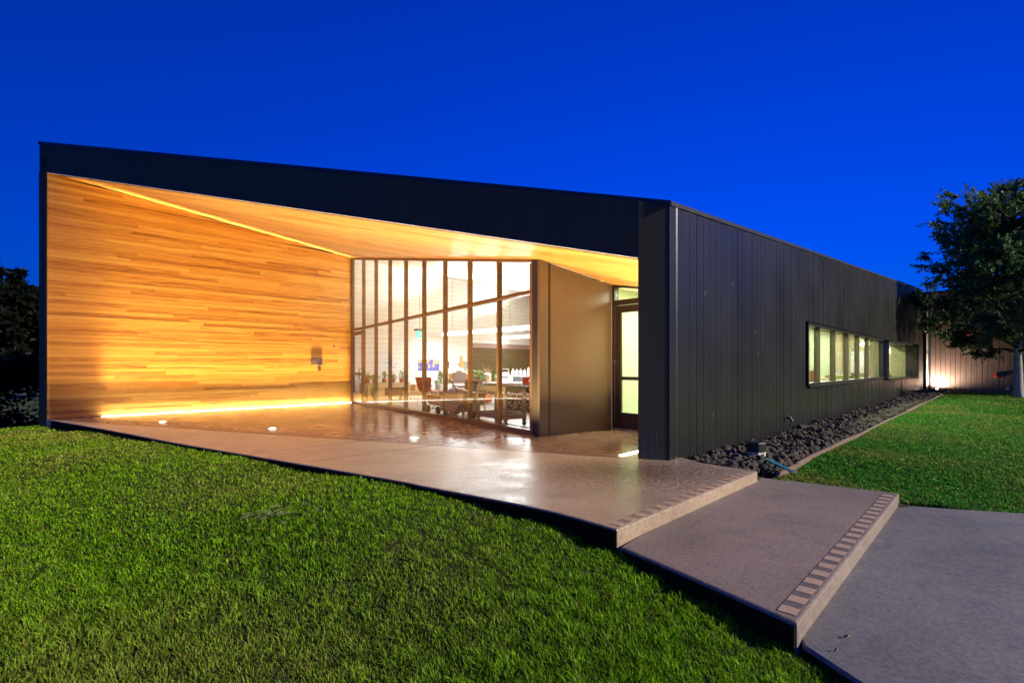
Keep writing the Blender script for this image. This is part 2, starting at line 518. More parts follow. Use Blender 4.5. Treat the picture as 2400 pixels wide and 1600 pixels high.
def foliage_mat(name, attr=True, col=(0.05, 0.10, 0.03), trans=0.35, rough=0.5):
    m, nt, p = nodes(name)
    nt.nodes.remove(p)
    if attr:
        a = N(nt, 'ShaderNodeAttribute', attribute_name='tone')
        c = a.outputs['Color']
    else:
        tc = N(nt, 'ShaderNodeTexCoord')
        nz = N(nt, 'ShaderNodeTexNoise', i_Scale=3.0)
        nt.links.new(tc.outputs['Object'], nz.inputs['Vector'])
        c = ramp(nt, nz.outputs[0], [(0.3, tuple(x * 0.6 for x in col)), (0.7, tuple(x * 1.4 for x in col))])
    pb = N(nt, 'ShaderNodeBsdfPrincipled', i_Roughness=rough)
    pb.inputs['Specular IOR Level'].default_value = 0.12
    nt.links.new(c, pb.inputs['Base Color'])
    tl = N(nt, 'ShaderNodeBsdfTranslucent')
    nt.links.new(c, tl.inputs[0])
    mx = N(nt, 'ShaderNodeMixShader', i_0=trans)
    nt.links.new(pb.outputs[0], mx.inputs[1])
    nt.links.new(tl.outputs[0], mx.inputs[2])
    nt.links.new(mx.outputs[0], nt.nodes['Material Output'].inputs[0])
    return m
M['blade'] = foliage_mat('grass_blade', trans=0.45)
M['crown'] = foliage_mat('tree_leaf', trans=0.3)

def patterned(name):
    m, nt, p = nodes(name)
    tc = N(nt, 'ShaderNodeTexCoord')
    vo = N(nt, 'ShaderNodeTexVoronoi', i_Scale=26.0)
    nt.links.new(tc.outputs['Object'], vo.inputs['Vector'])
    nt.links.new(ramp(nt, vo.outputs['Distance'], [(0.30, (0.62, 0.55, 0.44)), (0.38, (0.035, 0.02, 0.014))]), p.inputs['Base Color'])
    p.inputs['Roughness'].default_value = 0.7
    return m
M['pattern'] = patterned('dotted_fabric')

def state_mat(name):
    m, nt, p = nodes(name)
    tc = N(nt, 'ShaderNodeTexCoord')
    sx = N(nt, 'ShaderNodeSeparateXYZ')
    nt.links.new(tc.outputs['Object'], sx.inputs[0])
    mr = N(nt, 'ShaderNodeMapRange', i_1=-0.25, i_2=0.25)
    nt.links.new(sx.outputs[0], mr.inputs[0])
    nt.links.new(ramp(nt, mr.outputs[0], [(0.1, (0.62, 0.24, 0.05)), (0.42, (0.68, 0.42, 0.10)), (0.6, (0.42, 0.46, 0.36)), (1.0, (0.30, 0.36, 0.34))]), p.inputs['Base Color'])
    return m
M['state'] = state_mat('map_gradient')

# ------------------------------------------------------------------ plan of the place (metres; porch floor is z = 0)
A = Vector((0.6910, 0.7228, 0))          # along the building
NN = Vector((0.7228, -0.6910, 0))        # outward from the long right wall
FR = Vector((0.9266, -0.3761, 0))        # along the front
Z = Vector((0, 0, 1))
C0 = Vector((1.832, 5.973, 0))           # front right corner
P1 = Vector((-9.665, 10.64, 0))          # front end of the wood wall
P2 = Vector((-4.914, 15.60, 0))          # wood wall meets the glazing
P3 = Vector((0.316, 8.07, 0))            # right end of the glazing
P4 = Vector((1.495, 6.083, 0))           # inner edge of the corner column
P5 = Vector((0.430, 7.93, 0))
P6 = Vector((1.745, 8.95, 0))
SBX, SBY = -0.2202, 0.0609
def soffit_z(x, y):
    return 5.139 + SBX * (x + 9.665) + SBY * (y - 10.64)
def ceil_z(x, y):
    return 4.395 - 0.1566 * (x + 4.914) + 0.105 * (y - 15.60)
def W(s, n, z=0.0):
    """point on / off the long right wall"""
    return C0 + A * s + NN * n + Z * z
def wall_top(s):
    return 3.0 + 0.0689 * s
WALL_L = 26.75

front_edge = [(-9.67, 10.62), (-7.11, 8.925), (-4.895, 7.395), (-3.55, 6.52), (-1.257, 5.03), (-0.78, 4.68), (0.23, 3.948), (0.7075, 3.451)]
def smooth_curve(pts, n=6):
    out = []
    P = [Vector((*p, 0)) for p in pts]
    for i in range(len(P) - 1):
        p0, p1, p2, p3 = P[max(i - 1, 0)], P[i], P[i + 1], P[min(i + 2, len(P) - 1)]
        for k in range(n):
            t = k / n
            q = 0.5 * ((2 * p1) + (p2 - p0) * t + (2 * p0 - 5 * p1 + 4 * p2 - p3) * t * t + (3 * p1 - p0 - 3 * p2 + p3) * t ** 3)
            out.append((q.x, q.y))
    out.append(pts[-1])
    return out
FE = smooth_curve(front_edge)
SLAB = FE + [(2.56, 5.345), (2.577, 5.385), (2.55, 5.41), (2.176, 5.80), tuple(W(0.3, 0.02)[:2]), tuple(W(0.3, -0.5)[:2]), (3.2, 9.5), (0.5, 9.0), (-4.4, 16.1), (-4.95, 15.7)]
STEP2 = [(0.95, 3.70), (0.722, 3.425), (0.995, 2.984), (1.338, 2.400), (3.640, 4.816), (3.668, 4.855), (3.64, 4.885), (2.69, 5.55), (2.4, 5.2)]
STEP3 = [(1.43, 2.62), (1.366, 2.393), (1.441, 2.109), (1.50, 1.50), (1.52, 0.6), (1.45, -1.5), (9.0, -1.5), (9.0, 3.56), (4.546, 4.546), (3.677, 4.796), (3.40, 4.876), (3.2, 4.7)]
Z2, Z3 = -0.105, -0.205

def inside(poly, x, y):
    x = np.asarray(x); y = np.asarray(y)
    r = np.zeros(x.shape, bool)
    j = len(poly) - 1
    for i in range(len(poly)):
        xi, yi = poly[i]; xj, yj = poly[j]
        c = ((yi > y) != (yj > y)) & (x < (xj - xi) * (y - yi) / (yj - yi + 1e-12) + xi)
        r ^= c
        j = i
    return r

GC = np.array([
    (-9.7, 10.5, -.15), (-7.1, 8.8, -.09), (-4.9, 7.25, -.052), (-3.5, 6.4, -.05), (-1.25, 4.9, -.052), (-.8, 4.55, -.06), (.2, 3.8, -.105), (.65, 3.35, -.16),
    (.75, 3.2, -.2), (.95, 2.85, -.215), (1.3, 2.3, -.265), (1.36, 2.0, -.27), (1.42, 1.4, -.30), (1.4, .5, -.33), (0, 0, -.38), (-1, 2, -.30), (-3, 3, -.30),
    (-6, 5, -.26), (-3, 0, -.42), (-8, 3, -.40), (-11, 8, -.28), (-12.2, 10.6, -.22), (-10.6, 11.3, -.30), (-13.5, 12.8, -.95), (-18, 9, -.8), (-18, 16, -1.6), (-25, 8, -1.4), (-25, 25, -1.9),
    (-12, 14.5, -1.0), (-8, 20, -1.4), (0, -8, -.7), (-15, -8, -.9),
    (2.8, 5.4, -.135), (3.6, 5.0, -.15), (3.75, 4.9, -.2), (4.5, 4.65, -.235), (7, 4.1, -.25), (4.5, 7.2, -.125), (6.9, 9.8, -.12), (9, 12.1, -.12), (13.6, 17, -.12), (17.2, 20.7, -.12),
    (20, 24.5, -.12), (21.4, 21.4, -.13), (24, 19, -.15), (9, 6, -.22), (12, 8, -.25), (16, 12, -.2), (20, 16, -.16), (26, 12, -.3), (9, -4, -.5), (4, -4, -.5)])
def ground_z(x, y):
    x = np.asarray(x, float); y = np.asarray(y, float)
    num = np.zeros(x.shape); den = np.zeros(x.shape)
    for gx, gy, gz in GC:
        w = 1.0 / (((x - gx) ** 2 + (y - gy) ** 2 + 0.02) ** 1.6)
        num += w * gz; den += w
    return num / den

# ------------------------------------------------------------------ ground
def lawn_mat():
    m, nt, p = nodes('lawn_ground')
    geo = N(nt, 'ShaderNodeNewGeometry')
    n1 = N(nt, 'ShaderNodeTexNoise', i_Scale=1.1, i_Detail=6.0)
    n2 = N(nt, 'ShaderNodeTexNoise', i_Scale=45.0, i_Detail=4.0, i_Roughness=0.7)
    for n in (n1, n2):
        nt.links.new(geo.outputs['Position'], n.inputs['Vector'])
    c1 = ramp(nt, n1.outputs[0], [(0.3, (0.022, 0.042, 0.008)), (0.7, (0.045, 0.055, 0.014))])
    c2 = ramp(nt, n2.outputs[0], [(0.3, (0.4, 0.4, 0.4)), (0.7, (1.3, 1.3, 1.2))])
    mx = N(nt, 'ShaderNodeMixRGB', blend_type='MULTIPLY', i_0=1.0)
    nt.links.new(c1, mx.inputs[1]); nt.links.new(c2, mx.inputs[2])
    nt.links.new(mx.outputs[0], p.inputs['Base Color'])
    p.inputs['Roughness'].default_value = 0.95
    b = N(nt, 'ShaderNodeBump', i_Strength=0.8, i_Distance=0.03)
    nt.links.new(n2.outputs[0], b.inputs['Height'])
    nt.links.new(b.outputs[0], p.inputs['Normal'])
    return m
M['lawn'] = lawn_mat()
xs = np.concatenate([np.arange(-34, -14, 1.0), np.arange(-14, 10, 0.22), np.arange(10, 34.1, 0.8)])
ys = np.concatenate([np.arange(-10, 0, 1.0), np.arange(0, 14, 0.22), np.arange(14, 40.1, 0.9)])
gx, gy = np.meshgrid(xs, ys)
gz = ground_z(gx, gy)
# under the paving and the building the earth stays well below
deep = np.ones(gx.shape, bool)
for ox, oy in ((.3, 0), (-.3, 0), (0, .3), (0, -.3), (.22, .22), (-.22, -.22), (.22, -.22), (-.22, .22)):
    deep &= inside(SLAB, gx + ox, gy + oy) | inside(STEP2, gx + ox, gy + oy) | inside(STEP3, gx + ox, gy + oy)
gz = np.where(deep, np.minimum(gz, -0.42), gz)
for poly, top in ((STEP2, Z2), (STEP3, Z3), (SLAB, 0)):
    gz = np.where(inside(poly, gx, gy), np.minimum(gz, top - .03), gz)
bld = [tuple(W(0, 0)[:2]), tuple(W(27, 0)[:2]), tuple((P1 + A * 30)[:2]), tuple(P1[:2])]
gz = np.where(inside(bld, gx, gy), -0.5, gz)
nyx, nxx = gx.shape
me = bpy.data.meshes.new('lawn')
idx = np.arange(nyx * nxx).reshape(nyx, nxx)
quads = np.stack([idx[:-1, :-1], idx[:-1, 1:], idx[1:, 1:], idx[1:, :-1]], -1).reshape(-1, 4)
me.from_pydata(np.stack([gx.ravel(), gy.ravel(), gz.ravel()], 1).tolist(), [], quads.tolist())
me.polygons.foreach_set('use_smooth', [True] * len(me.polygons))
me.materials.append(M['lawn'])
lawn = bpy.data.objects.new('lawn', me)
COL.objects.link(lawn)
struct(lawn)
far = MB().box(-900, -900, -2.6, 900, 900, -2.2)
struct(build('ground', far, M['lawn']))

# ------------------------------------------------------------------ paving
slab = struct(build('porch_floor', MB().prism(SLAB, -0.34, 0.0), M['slab'], bevel=0.012, seg=2))
step2 = struct(build('upper_step', MB().prism(STEP2, -0.42, Z2), M['step'], bevel=0.014, seg=2))
step3 = struct(build('path', MB().prism(STEP3, -0.55, Z3), M['path'], bevel=0.010, seg=1))
def shade_strip(parent, pts, z0, z1):
    # added dark strip; shade of the unlit lawn-side faces put into its colour
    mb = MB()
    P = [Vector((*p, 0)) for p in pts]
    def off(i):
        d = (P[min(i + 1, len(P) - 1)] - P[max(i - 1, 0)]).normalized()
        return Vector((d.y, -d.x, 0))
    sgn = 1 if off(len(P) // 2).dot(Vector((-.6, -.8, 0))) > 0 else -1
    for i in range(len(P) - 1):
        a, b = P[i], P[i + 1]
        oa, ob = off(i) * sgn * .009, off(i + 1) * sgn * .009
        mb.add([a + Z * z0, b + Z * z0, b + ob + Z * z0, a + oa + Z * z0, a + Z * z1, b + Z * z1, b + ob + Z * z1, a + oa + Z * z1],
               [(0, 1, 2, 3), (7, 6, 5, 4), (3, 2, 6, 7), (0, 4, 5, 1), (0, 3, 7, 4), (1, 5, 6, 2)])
    build('shade_strip', mb, M['edge_shade'], parent)
shade_strip(slab, FE[1:], -.3, -.013)
shade_strip(step2, [(0.735, 3.405), (0.995, 2.984), (1.332, 2.409)], -.4, Z2 - .02)
shade_strip(step3, STEP3[1:5], -.5, Z3 - .02)
def joint(a, b, parent, z=0.0, w=0.010):
    a, b = Vector((*a, 0)), Vector((*b, 0))
    d = (b - a).normalized()
    p = Vector((-d.y, d.x, 0)) * w / 2
    mb = MB().plate([a - p + Z * (z - 0.003), b - p + Z * (z - 0.003), b + p + Z * (z - 0.003), a + p + Z * (z - 0.003)], (0, 0, 0.0045))
    build('control_joint', mb, M['joint'], parent)
joint((-9.3, 10.50), (1.40, 6.10), slab)
joint((-2.43, 5.80), (-0.75, 7.43), slab, w=0.007)
joint((-0.75, 7.43), (-0.30, 8.9), slab, w=0.007)
joint((0.5, 7.15), (1.85, 8.0), slab, w=0.008)
joint((-3.3, 6.45), (-1.7, 8.0), slab, w=0.006)

# tape along the two noses
def tape(name, label, a, b, z, width, n, inset, m_dark, m_tan):
    a, b = Vector((*a, z)), Vector((*b, z))
    d = (b - a).normalized()
    q = Vector((-d.y, d.x, 0))
    t = thing(name, label, 'grip tape', tuple(a), 0, 'grip tape along the step noses', local=False)
    s0, s1 = 0.07, (b - a).length - 0.05
    build('backing_strip', MB().plate([a + d * s0 + q * inset, a + d * s1 + q * inset, a + d * s1 + q * (inset + width), a + d * s0 + q * (inset + width)], (0, 0, 0.002)), m_dark, t)
    pitch = (s1 - s0) / n
    base = None
    for i in range(n):
        u0 = s0 + (i + 0.02) * pitch
        u1 = u0 + pitch * 0.54
        e0, e1 = random.uniform(-.002, .002), random.uniform(-.003, .003)
        build('tape_square', MB().plate([a + d * u0 + q * (inset + .002 + e0) + Z * .002, a + d * u1 + q * (inset + .002 + e1) + Z * .002, a + d * u1 + q * (inset + width - .002) + Z * .002,
                                         a + d * u0 + q * (inset + width - .002 + e1) + Z * .002], (0, 0, 0.0016)), m_tan, t)
    return t
tape('grip_tape', 'crisp tan and dark striped grip tape along the lower step edge', (1.338, 2.400), (3.650, 4.828), Z2, 0.085, 21, 0.028, M['dark_tape'], M['tan_tape'])
tape('grip_tape', 'worn faded striped grip tape along the edge of the porch floor', (0.7075, 3.451), (2.575, 5.36), 0.0, 0.085, 17, 0.022, M['dark_tape_worn'], M['tan_tape_worn'])

# ------------------------------------------------------------------ the main building
bd = thing('main_building', 'long dark metal building with a glowing wood lined corner porch', 'building', (1.832, 5.973, 0), local=False)

def vplate(mb, pts, thick_dir, t):
    """vertical plate from points, extruded horizontally"""
    return mb.plate(pts, Vector(thick_dir) * t)

# wood wall: core, dark end strip, planks
WL = 6.865
core = MB()
zt0, zt1 = soffit_z(*P1[:2]), soffit_z(*P2[:2])
vplate(core, [P1 + Z * -.3, P1 + A * 30 + Z * -.3, P1 + A * 30 + Z * 5.4, P1 + Z * (zt0 + .30)], -FR, 0.26)
wall_l = build('wood_wall', core, M['steel_flat'], bd)
course = 0.080
z = 0.012
PLANKS = 0
gap = 0.0025
while z < zt0:
    u = -random.uniform(0, 1.6)
    # the top course is cut to the slope of the soffit
    def top_at(uu):
        return zt0 + (zt1 - zt0) * uu / WL - 0.004
    umax = WL if top_at(WL) > z + 0.004 else (zt0 - 0.008 - z) / ((zt0 - zt1) / WL)
    while u < umax:
        L = random.choice((1.2, 1.8, 2.4, 3.0, 3.0, 3.6)) * random.uniform(0.85, 1.1)
        a, b = max(u, 0.004), min(u + L, umax)
        u += L
        if b - a < 0.05:
            continue
        za, zb = min(z + course - gap, top_at(a)), min(z + course - gap, top_at(b))
        if za - z < 0.004:
            continue
        zb = max(zb, z + 0.003)
        off = 0.020 + random.uniform(0, 0.004)
        a2, b2 = a + .001, b - .001
        q = P1 + NN * 0.001
        mb = MB().plate([q + A * a2 + Z * z, q + A * b2 + Z * z, q + A * b2 + Z * zb, q + A * a2 + Z * za], NN * off)
        build('plank', mb, M['plank'], wall_l, recalc=True)
        PLANKS += 1
    z += course
# slim metal return at the wall's front edge
build('wall_end_trim', MB().plate([P1 + Z * -.14 + FR * .0, P1 + Z * (zt0 + .02), P1 + Z * (zt0 + .02) - FR * .262, P1 + Z * -.14 - FR * .262], -Vector((0.3761, 0.9266, 0)) * .012), M['steel_flat'], bd)

# soffit
sof = MB()
INW = Vector((0.3761, 0.9266, 0))
OUTF = -INW
inner = [P1 + INW * .03, P4 + INW * .03, C0 + A * .3 - NN * .2, W(2.4, -.3), P6 + A * .2, P5, P3 + Vector((.8, .55, 0)) * .1, P2 + Vector((.8, .55, 0)) * .1, P2]
sof.plate([Vector((p.x, p.y, soffit_z(p.x, p.y))) for p in inner], (0, 0, .05))
build('soffit', sof, M['soffit'], bd)
# fascia over the opening, a thin pale drip at its lower edge, corner column
FL = P1 - FR * .265
fz = lambda p: soffit_z(p.x, p.y)
fas = MB().plate([FL + Z * (zt0 - .0), P1 + Z * (fz(P1) - .012), P4 + Z * (fz(P4) - .012), P4 + Z * 2.93, C0 + Z * 2.98 - FR * .0, FL + Z * 5.765], Vector((0.3761, 0.9266, 0)) * .22)
fas = MB()
seams = [0.0, .27, .52, .78, 1.0]
for i in range(4):
    def fp(t): return P1 + (P4 - P1) * t
    a, b = fp(seams[i]), fp(seams[i + 1])
    ta = 5.765 + (2.98 - 5.765) * ((a - FL).length / (C0 - FL).length)
    tb = 5.765 + (2.98 - 5.765) * ((b - FL).length / (C0 - FL).length)
    g = FR * 0.0015
    build('fascia_panel', MB().plate([a + g + Z * (fz(a) - .012), b - g + Z * (fz(b) - .012), b - g + Z * tb, a + g + Z * ta], Vector((0.3761, 0.9266, 0)) * .20), M['steel_flat'], bd)
ta = 5.765 + (2.98 - 5.765) * ((P1 - FL).length / (C0 - FL).length)
build('fascia_panel', MB().plate([FL + Z * 5.1, P1 - FR * .002 + Z * 5.1, P1 - FR * .002 + Z * ta, FL + Z * 5.765], Vector((0.3761, 0.9266, 0)) * .20), M['steel_flat'], bd)
tb = 5.765 + (2.98 - 5.765) * ((P4 - FL).length / (C0 - FL).length)
build('corner_column', MB().plate([P4 + FR * .002 + Z * .003, C0 - FR * .012 + Z * .003, C0 - FR * .012 + Z * 2.98, P4 + FR * .002 + Z * tb], Vector((0.3761, 0.9266, 0)) * .42), M['steel_flat'], bd, bevel=.004)
build('drip_trim', MB().plate([P1 + Z * (fz(P1) - .022), P4 + Z * (fz(P4) - .022), P4 + Z * (fz(P4) - .0135), P1 + Z * (fz(P1) - .0135)], Vector((0.3761, 0.9266, 0)) * .03 ), M['white_board'], bd)

for u, z0, z1, w_ in ((.055, .02, .33, .006), (.085, .03, .30, .004), (.165, .02, .36, .007), (.185, .02, .27, .006), (.225, .03, .33, .004)):
    q = P4 + FR * u + OUTF * .0008
    build('drip_stain', MB().plate([q + Z * z0, q + FR * w_ + Z * z0, q + FR * (w_ * .5 - .012) + Z * z1, q + FR * (-.012) + Z * z1], OUTF * .0012), M['stain'], bd)
# roof: folded plates, sunk behind a thin black coping
RFL, RC, RR, RLF = FL + Z * 5.72, C0 + Z * 2.95, W(WALL_L + .6, 0, wall_top(WALL_L) - .04), P1 + A * 30 - FR * .26 + Z * 6.1
roof = MB()
roof.plate([RFL, RC, RLF], (0, 0, .03))
roof.plate([RC, RR, RLF], (0, 0, .03))
build('roof', roof, M['coping'], bd)
def strip(a, b, h, out, t):
    return MB().plate([a + out * .02, b + out * .02, b + out * .02 + Z * h, a + out * .02 + Z * h], -out * t)
build('coping', strip(FL - FR * .02 + Z * 5.755, C0 + FR * .015 + Z * 2.97, .055, OUTF, .16), M['coping'], bd)
build('coping', strip(C0 + A * .02 + Z * 2.972, W(WALL_L, 0, wall_top(WALL_L) - .028), .055, NN, .16), M['coping'], bd)
build('back_wall', MB().plate([P1 + A * 30 - Z * .3, W(27.4, -.4, -.3), W(27.4, -.4, 4.7), P1 + A * 30 + Z * 6.05], A * .2), M['steel_flat'], bd)

# long right wall: core with two openings, then one sheet-metal panel after another
S0, S1, SZ0, SZ1 = 5.86, 14.80, 0.70, 1.97      # ribbon window opening
B0, B1 = 14.95, 19.35                            # bay window opening
core = MB()
def wseg(s0, s1, z0, z1a, z1b=None):
    z1b = z1a if z1b is None else z1b
    core.plate([W(s0, -.34, z0), W(s1, -.34, z0), W(s1, -.34, z1b), W(s0, -.34, z1a)], NN * .31)
wseg(0.02, S0, -.3, wall_top(0.02) - .05, wall_top(S0) - .05)
wseg(S0, B1, -.3, SZ0 - .02)
wseg(S0, B1, SZ1 + .02, wall_top(S0) - .05, wall_top(B1) - .05)
wseg(S1, B0, SZ0 - .02, SZ1 + .02)
wseg(B1, WALL_L, -.3, wall_top(B1) - .05, wall_top(WALL_L) - .05)
side = build('side_wall', core, M['backing'], bd)
def panel(s0, s1, z0, za, zb, n1=0.0):
    g = .0014
    # gently dished sheet with folded edges
    mb = MB()
    c = .003
    pts = lambda sa, sb, n, za_, zb_, z0_: [W(sa, n, z0_), W(sb, n, z0_), W(sb, n, zb_), W(sa, n, za_)]
    bot, top = pts(s0 + g, s1 - g, n1 - .028, za, zb, z0), pts(s0 + g + c, s1 - g - c, n1, za, zb, z0)
    mb.add(bot + top, [(0, 1, 2, 3), (7, 6, 5, 4), (0, 4, 5, 1), (1, 5, 6, 2), (2, 6, 7, 3), (3, 7, 4, 0)])
    return build('wall_panel', mb, M['steel'], side)
build('corner_trim', MB().plate([W(.0, -.05, -.1), W(.0, .006, -.1), W(.165, .006, -.1), W(.185, .016, -.1), W(.205, .006, -.1), W(.35, .006, -.1), W(.35, -.05, -.1)], (0, 0, wall_top(.2) - .03 + .1)), M['steel'], side)
s = 0.352
PB = -.115
while s < WALL_L - .05:
    e = min(s + .2, WALL_L)
    tops = (wall_top(s) - .015, wall_top(e) - .015)
    if e <= S0 + .03 or s >= B1 - .03:
        panel(s, e, PB, *tops, n1=random.uniform(-.002, .002))
    else:
        panel(s, e, PB, SZ0 - .03, SZ0 - .03, n1=-.012 + random.uniform(-.003, .003))
        panel(s, e, SZ1 + .03, *tops, n1=random.uniform(-.002, .002))
        if s >= S1 - .02 and e <= B0 + .12:
            panel(s, e, SZ0 - .02, SZ1 + .02, SZ1 + .02)
    s = e
build('footing', MB().plate([W(.3, -.2, -.45), W(WALL_L, -.2, -.45), W(WALL_L, -.2, PB - .006), W(.3, -.2, PB - .006)], NN * .222), M['footing'], bd)
build('shadow_gap', MB().plate([W(WALL_L, -.36, -.3), W(WALL_L + .25, -.36, -.3), W(WALL_L + .25, -.36, 4.7), W(WALL_L, -.36, 4.7)], NN * .2), M['backing'], bd)

for s_, z_ in ((1.0, 2.02), (1.25, .42), (2.9, 1.62), (3.0, 1.28), (1.95, 2.25), (5.2, .62), (4.6, 2.1)):
    build('scratch', MB().plate([W(s_, .003, z_), W(s_ + .008, .003, z_), W(s_ + .004, .003, z_ + .05), W(s_ - .004, .003, z_ + .05)], NN * .0015), M['stain'], side)
# ribbon window
rw = MB()
def wbox(mb, s0, s1, n0, n1, z0, z1):
    mb.plate([W(s0, n0, z0), W(s1, n0, z0), W(s1, n0, z1), W(s0, n0, z1)], NN * (n1 - n0))
wbox(rw, S0, S1, -.20, .030, SZ0, SZ0 + .055)
wbox(rw, S0, S1, -.20, .030, SZ1 - .055, SZ1)
wbox(rw, S0, S0 + .05, -.198, .028, SZ0 + .055, SZ1 - .055)
wbox(rw, S1 - .06, S1, -.198, .028, SZ0 + .055, SZ1 - .055)
rib = build('ribbon_window', rw, M['frame_dark'], bd, bevel=.003)
build('sill', MB().plate([W(S0 - .03, .031, SZ0 - .03), W(S1, .031, SZ0 - .03), W(S1, .031, SZ0 + .012), W(S0 - .03, .031, SZ0 + .012)], NN * .035), M['frame_dark'], rib)
muls = [6.955, 8.37, 9.79, 11.17, 12.57]
edges = [S0 + .05] + muls + [S1 - .06]
for s in muls:
    mb = MB(); wbox(mb, s - .03, s + .03, -.13, -.02, SZ0 + .056, SZ1 - .056)
    build('mullion', mb, M['olive_frame'], rib, bevel=.003)
for i in range(6):
    a = edges[i] + (.035 if i else 0); b = edges[i + 1] - (.035 if i < 5 else 0)
    mb = MB(); wbox(mb, a + .002, b - .002, -.062, -.052, SZ0 + .057, SZ1 - .057)
    build('pane', mb, M['glass_green'], rib)

# bay window: a wedge that leans out from the wall towards its far end
b0w, b1w = W(14.95, .02), W(19.28, .52)
b0f = W(15.0, .15)
BZ0, BZ1 = .635, 1.925
bay = MB()
for z0, z1 in ((BZ0, BZ0 + .06), (BZ1 - .06, BZ1)):
    bay.plate([W(14.9, -.3, z0), b0f + Z * z0, b1w + Z * z0, W(19.34, -.3, z0)], (0, 0, z1 - z0))
def post(mb, p, q, w, z0, z1, nrm, d):
    mb.plate([p + Z * z0, p + (q - p).normalized() * w + Z * z0, p + (q - p).normalized() * w + Z * z1, p + Z * z1], nrm * d)
bd_dir = (b1w - b0f).normalized()
bn = Vector((bd_dir.y, -bd_dir.x, 0))
post(bay, b0f, b1w, .05, BZ0 + .06, BZ1 - .06, -bn, .05)
post(bay, b1w - bd_dir * .16, b1w, .16, BZ0 + .06, BZ1 - .06, -bn, .08)
bay.plate([b1w + Z * (BZ0 + .06) - bn * .085 , W(19.34, -.3, BZ0 + .06), W(19.34, -.3, BZ1 - .06), b1w - bn * .085 + Z * (BZ1 - .06)], A * -.04)
bayo = build('bay_window', bay, M['frame_dark'], bd, bevel=.003)
pf = lambda t: b0f + (b1w - b0f) * t - bn * .02
for t0, t1 in ((.016, .47), (.473, .965)):
    build('pane', MB().plate([pf(t0) + Z * (BZ0 + .062), pf(t1) + Z * (BZ0 + .062), pf(t1) + Z * (BZ1 - .062), pf(t0) + Z * (BZ1 - .062)], -bn * .01), M['glass_green'], bayo)
build('end_panel', MB().plate([W(14.93, -.03, BZ0 + .061), b0f + Z * (BZ0 + .061), b0f + Z * (BZ1 - .061), W(14.93, -.03, BZ1 - .061)], A * .012), M['tan_dark'], bayo)

build('end_reveal', MB().plate([W(19.27, -.34, BZ0 + .062), W(19.27, .40, BZ0 + .062), W(19.27, .40, BZ1 - .062), W(19.27, -.34, BZ1 - .062)], A * .02), M['olive_panel'], bayo)
build('end_reveal', MB().plate([W(14.715, -.33, SZ0 + .056), W(14.715, -.08, SZ0 + .056), W(14.715, -.08, SZ1 - .056), W(14.715, -.33, SZ1 - .056)], A * .02), M['olive_panel'], rib)

# ------------------------------------------------------------------ glazed wall of the porch (written in its own frame: x along it, y into the room)
GL = (P3 - P2).length
GD = (P3 - P2).normalized()
GN = Vector((-GD.y, GD.x, 0))
GN = -GN if GN.y < 0 else GN
def Gp(x, y, z=0.0):
    return P2 + GD * x + GN * y + Z * z
def gtop(x):
    p = Gp(x, 0)
    return soffit_z(p.x, p.y) - .004
def gbox(mb, x0, x1, y0, y1, z0a, z1a, z0b=None, z1b=None):
    z0b = z0a if z0b is None else z0b
    z1b = z1a if z1b is None else z1b
    mb.plate([Gp(x0, y0, z0a), Gp(x1, y0, z0b), Gp(x1, y0, z1b), Gp(x0, y0, z1a)], GN * (y1 - y0))
tz = lambda x: 2.19 + .0098 * x
g = MB()
gbox(g, 1.0, GL, 0, .10, .002, .085)
gbox(g, 0, GL, 0, .10, gtop(0) - .05, gtop(0), gtop(GL) - .05, gtop(GL))
gbox(g, .0, .06, .001, .099, .002, gtop(0) - .052)
gbox(g, GL - .07, GL, .001, .099, .087, gtop(GL) - .052)
gw = build('glazed_wall', g, M['frame'], bd, bevel=.003)
mx = [0.985 + 1.0175 * i for i in range(8)]
for i, x in enumerate(mx):
    mb = MB(); gbox(mb, x, x + .060, .020, .105, .087, gtop(x) - .053, None, gtop(x + .055) - .053)
    build('mullion', mb, M['frame_in'], gw, bevel=.003)
xe = [.06] + mx + [GL - .07]
for i in range(9):
    a = xe[i] + (.055 if i else 0) + .001
    b = xe[i + 1] - .001
    mb = MB(); gbox(mb, a, b, .020, .094, tz(a) - .035, tz(a) + .035, tz(b) - .035, tz(b) + .035)
    build('transom', mb, M['frame'], gw, bevel=.003)
    # the glass sits on the outer face of the mullions, one pane butted against the next
    a = xe[i] + (.006 if i else .002)
    b = xe[i + 1] - (-.002 if i < 8 else .002)
    mb = MB(); gbox(mb, xe[i] + .004, xe[i + 1], -.004, .019, tz(a) - .034, tz(a) - .004, tz(b) - .034, tz(b) - .004)
    build('pressure_bar', mb, M['frame'], gw)
    mb = MB(); gbox(mb, a, b, .004, .016, tz(a) - .003, gtop(a) - .053, tz(b) - .003, gtop(b) - .053)
    build('pane', mb, M['glass'], gw)
    if i:
        mb = MB(); gbox(mb, a, b, .004, .016, .088, tz(a) - .036, None, tz(b) - .036)
        build('pane', mb, M['glass'], gw)
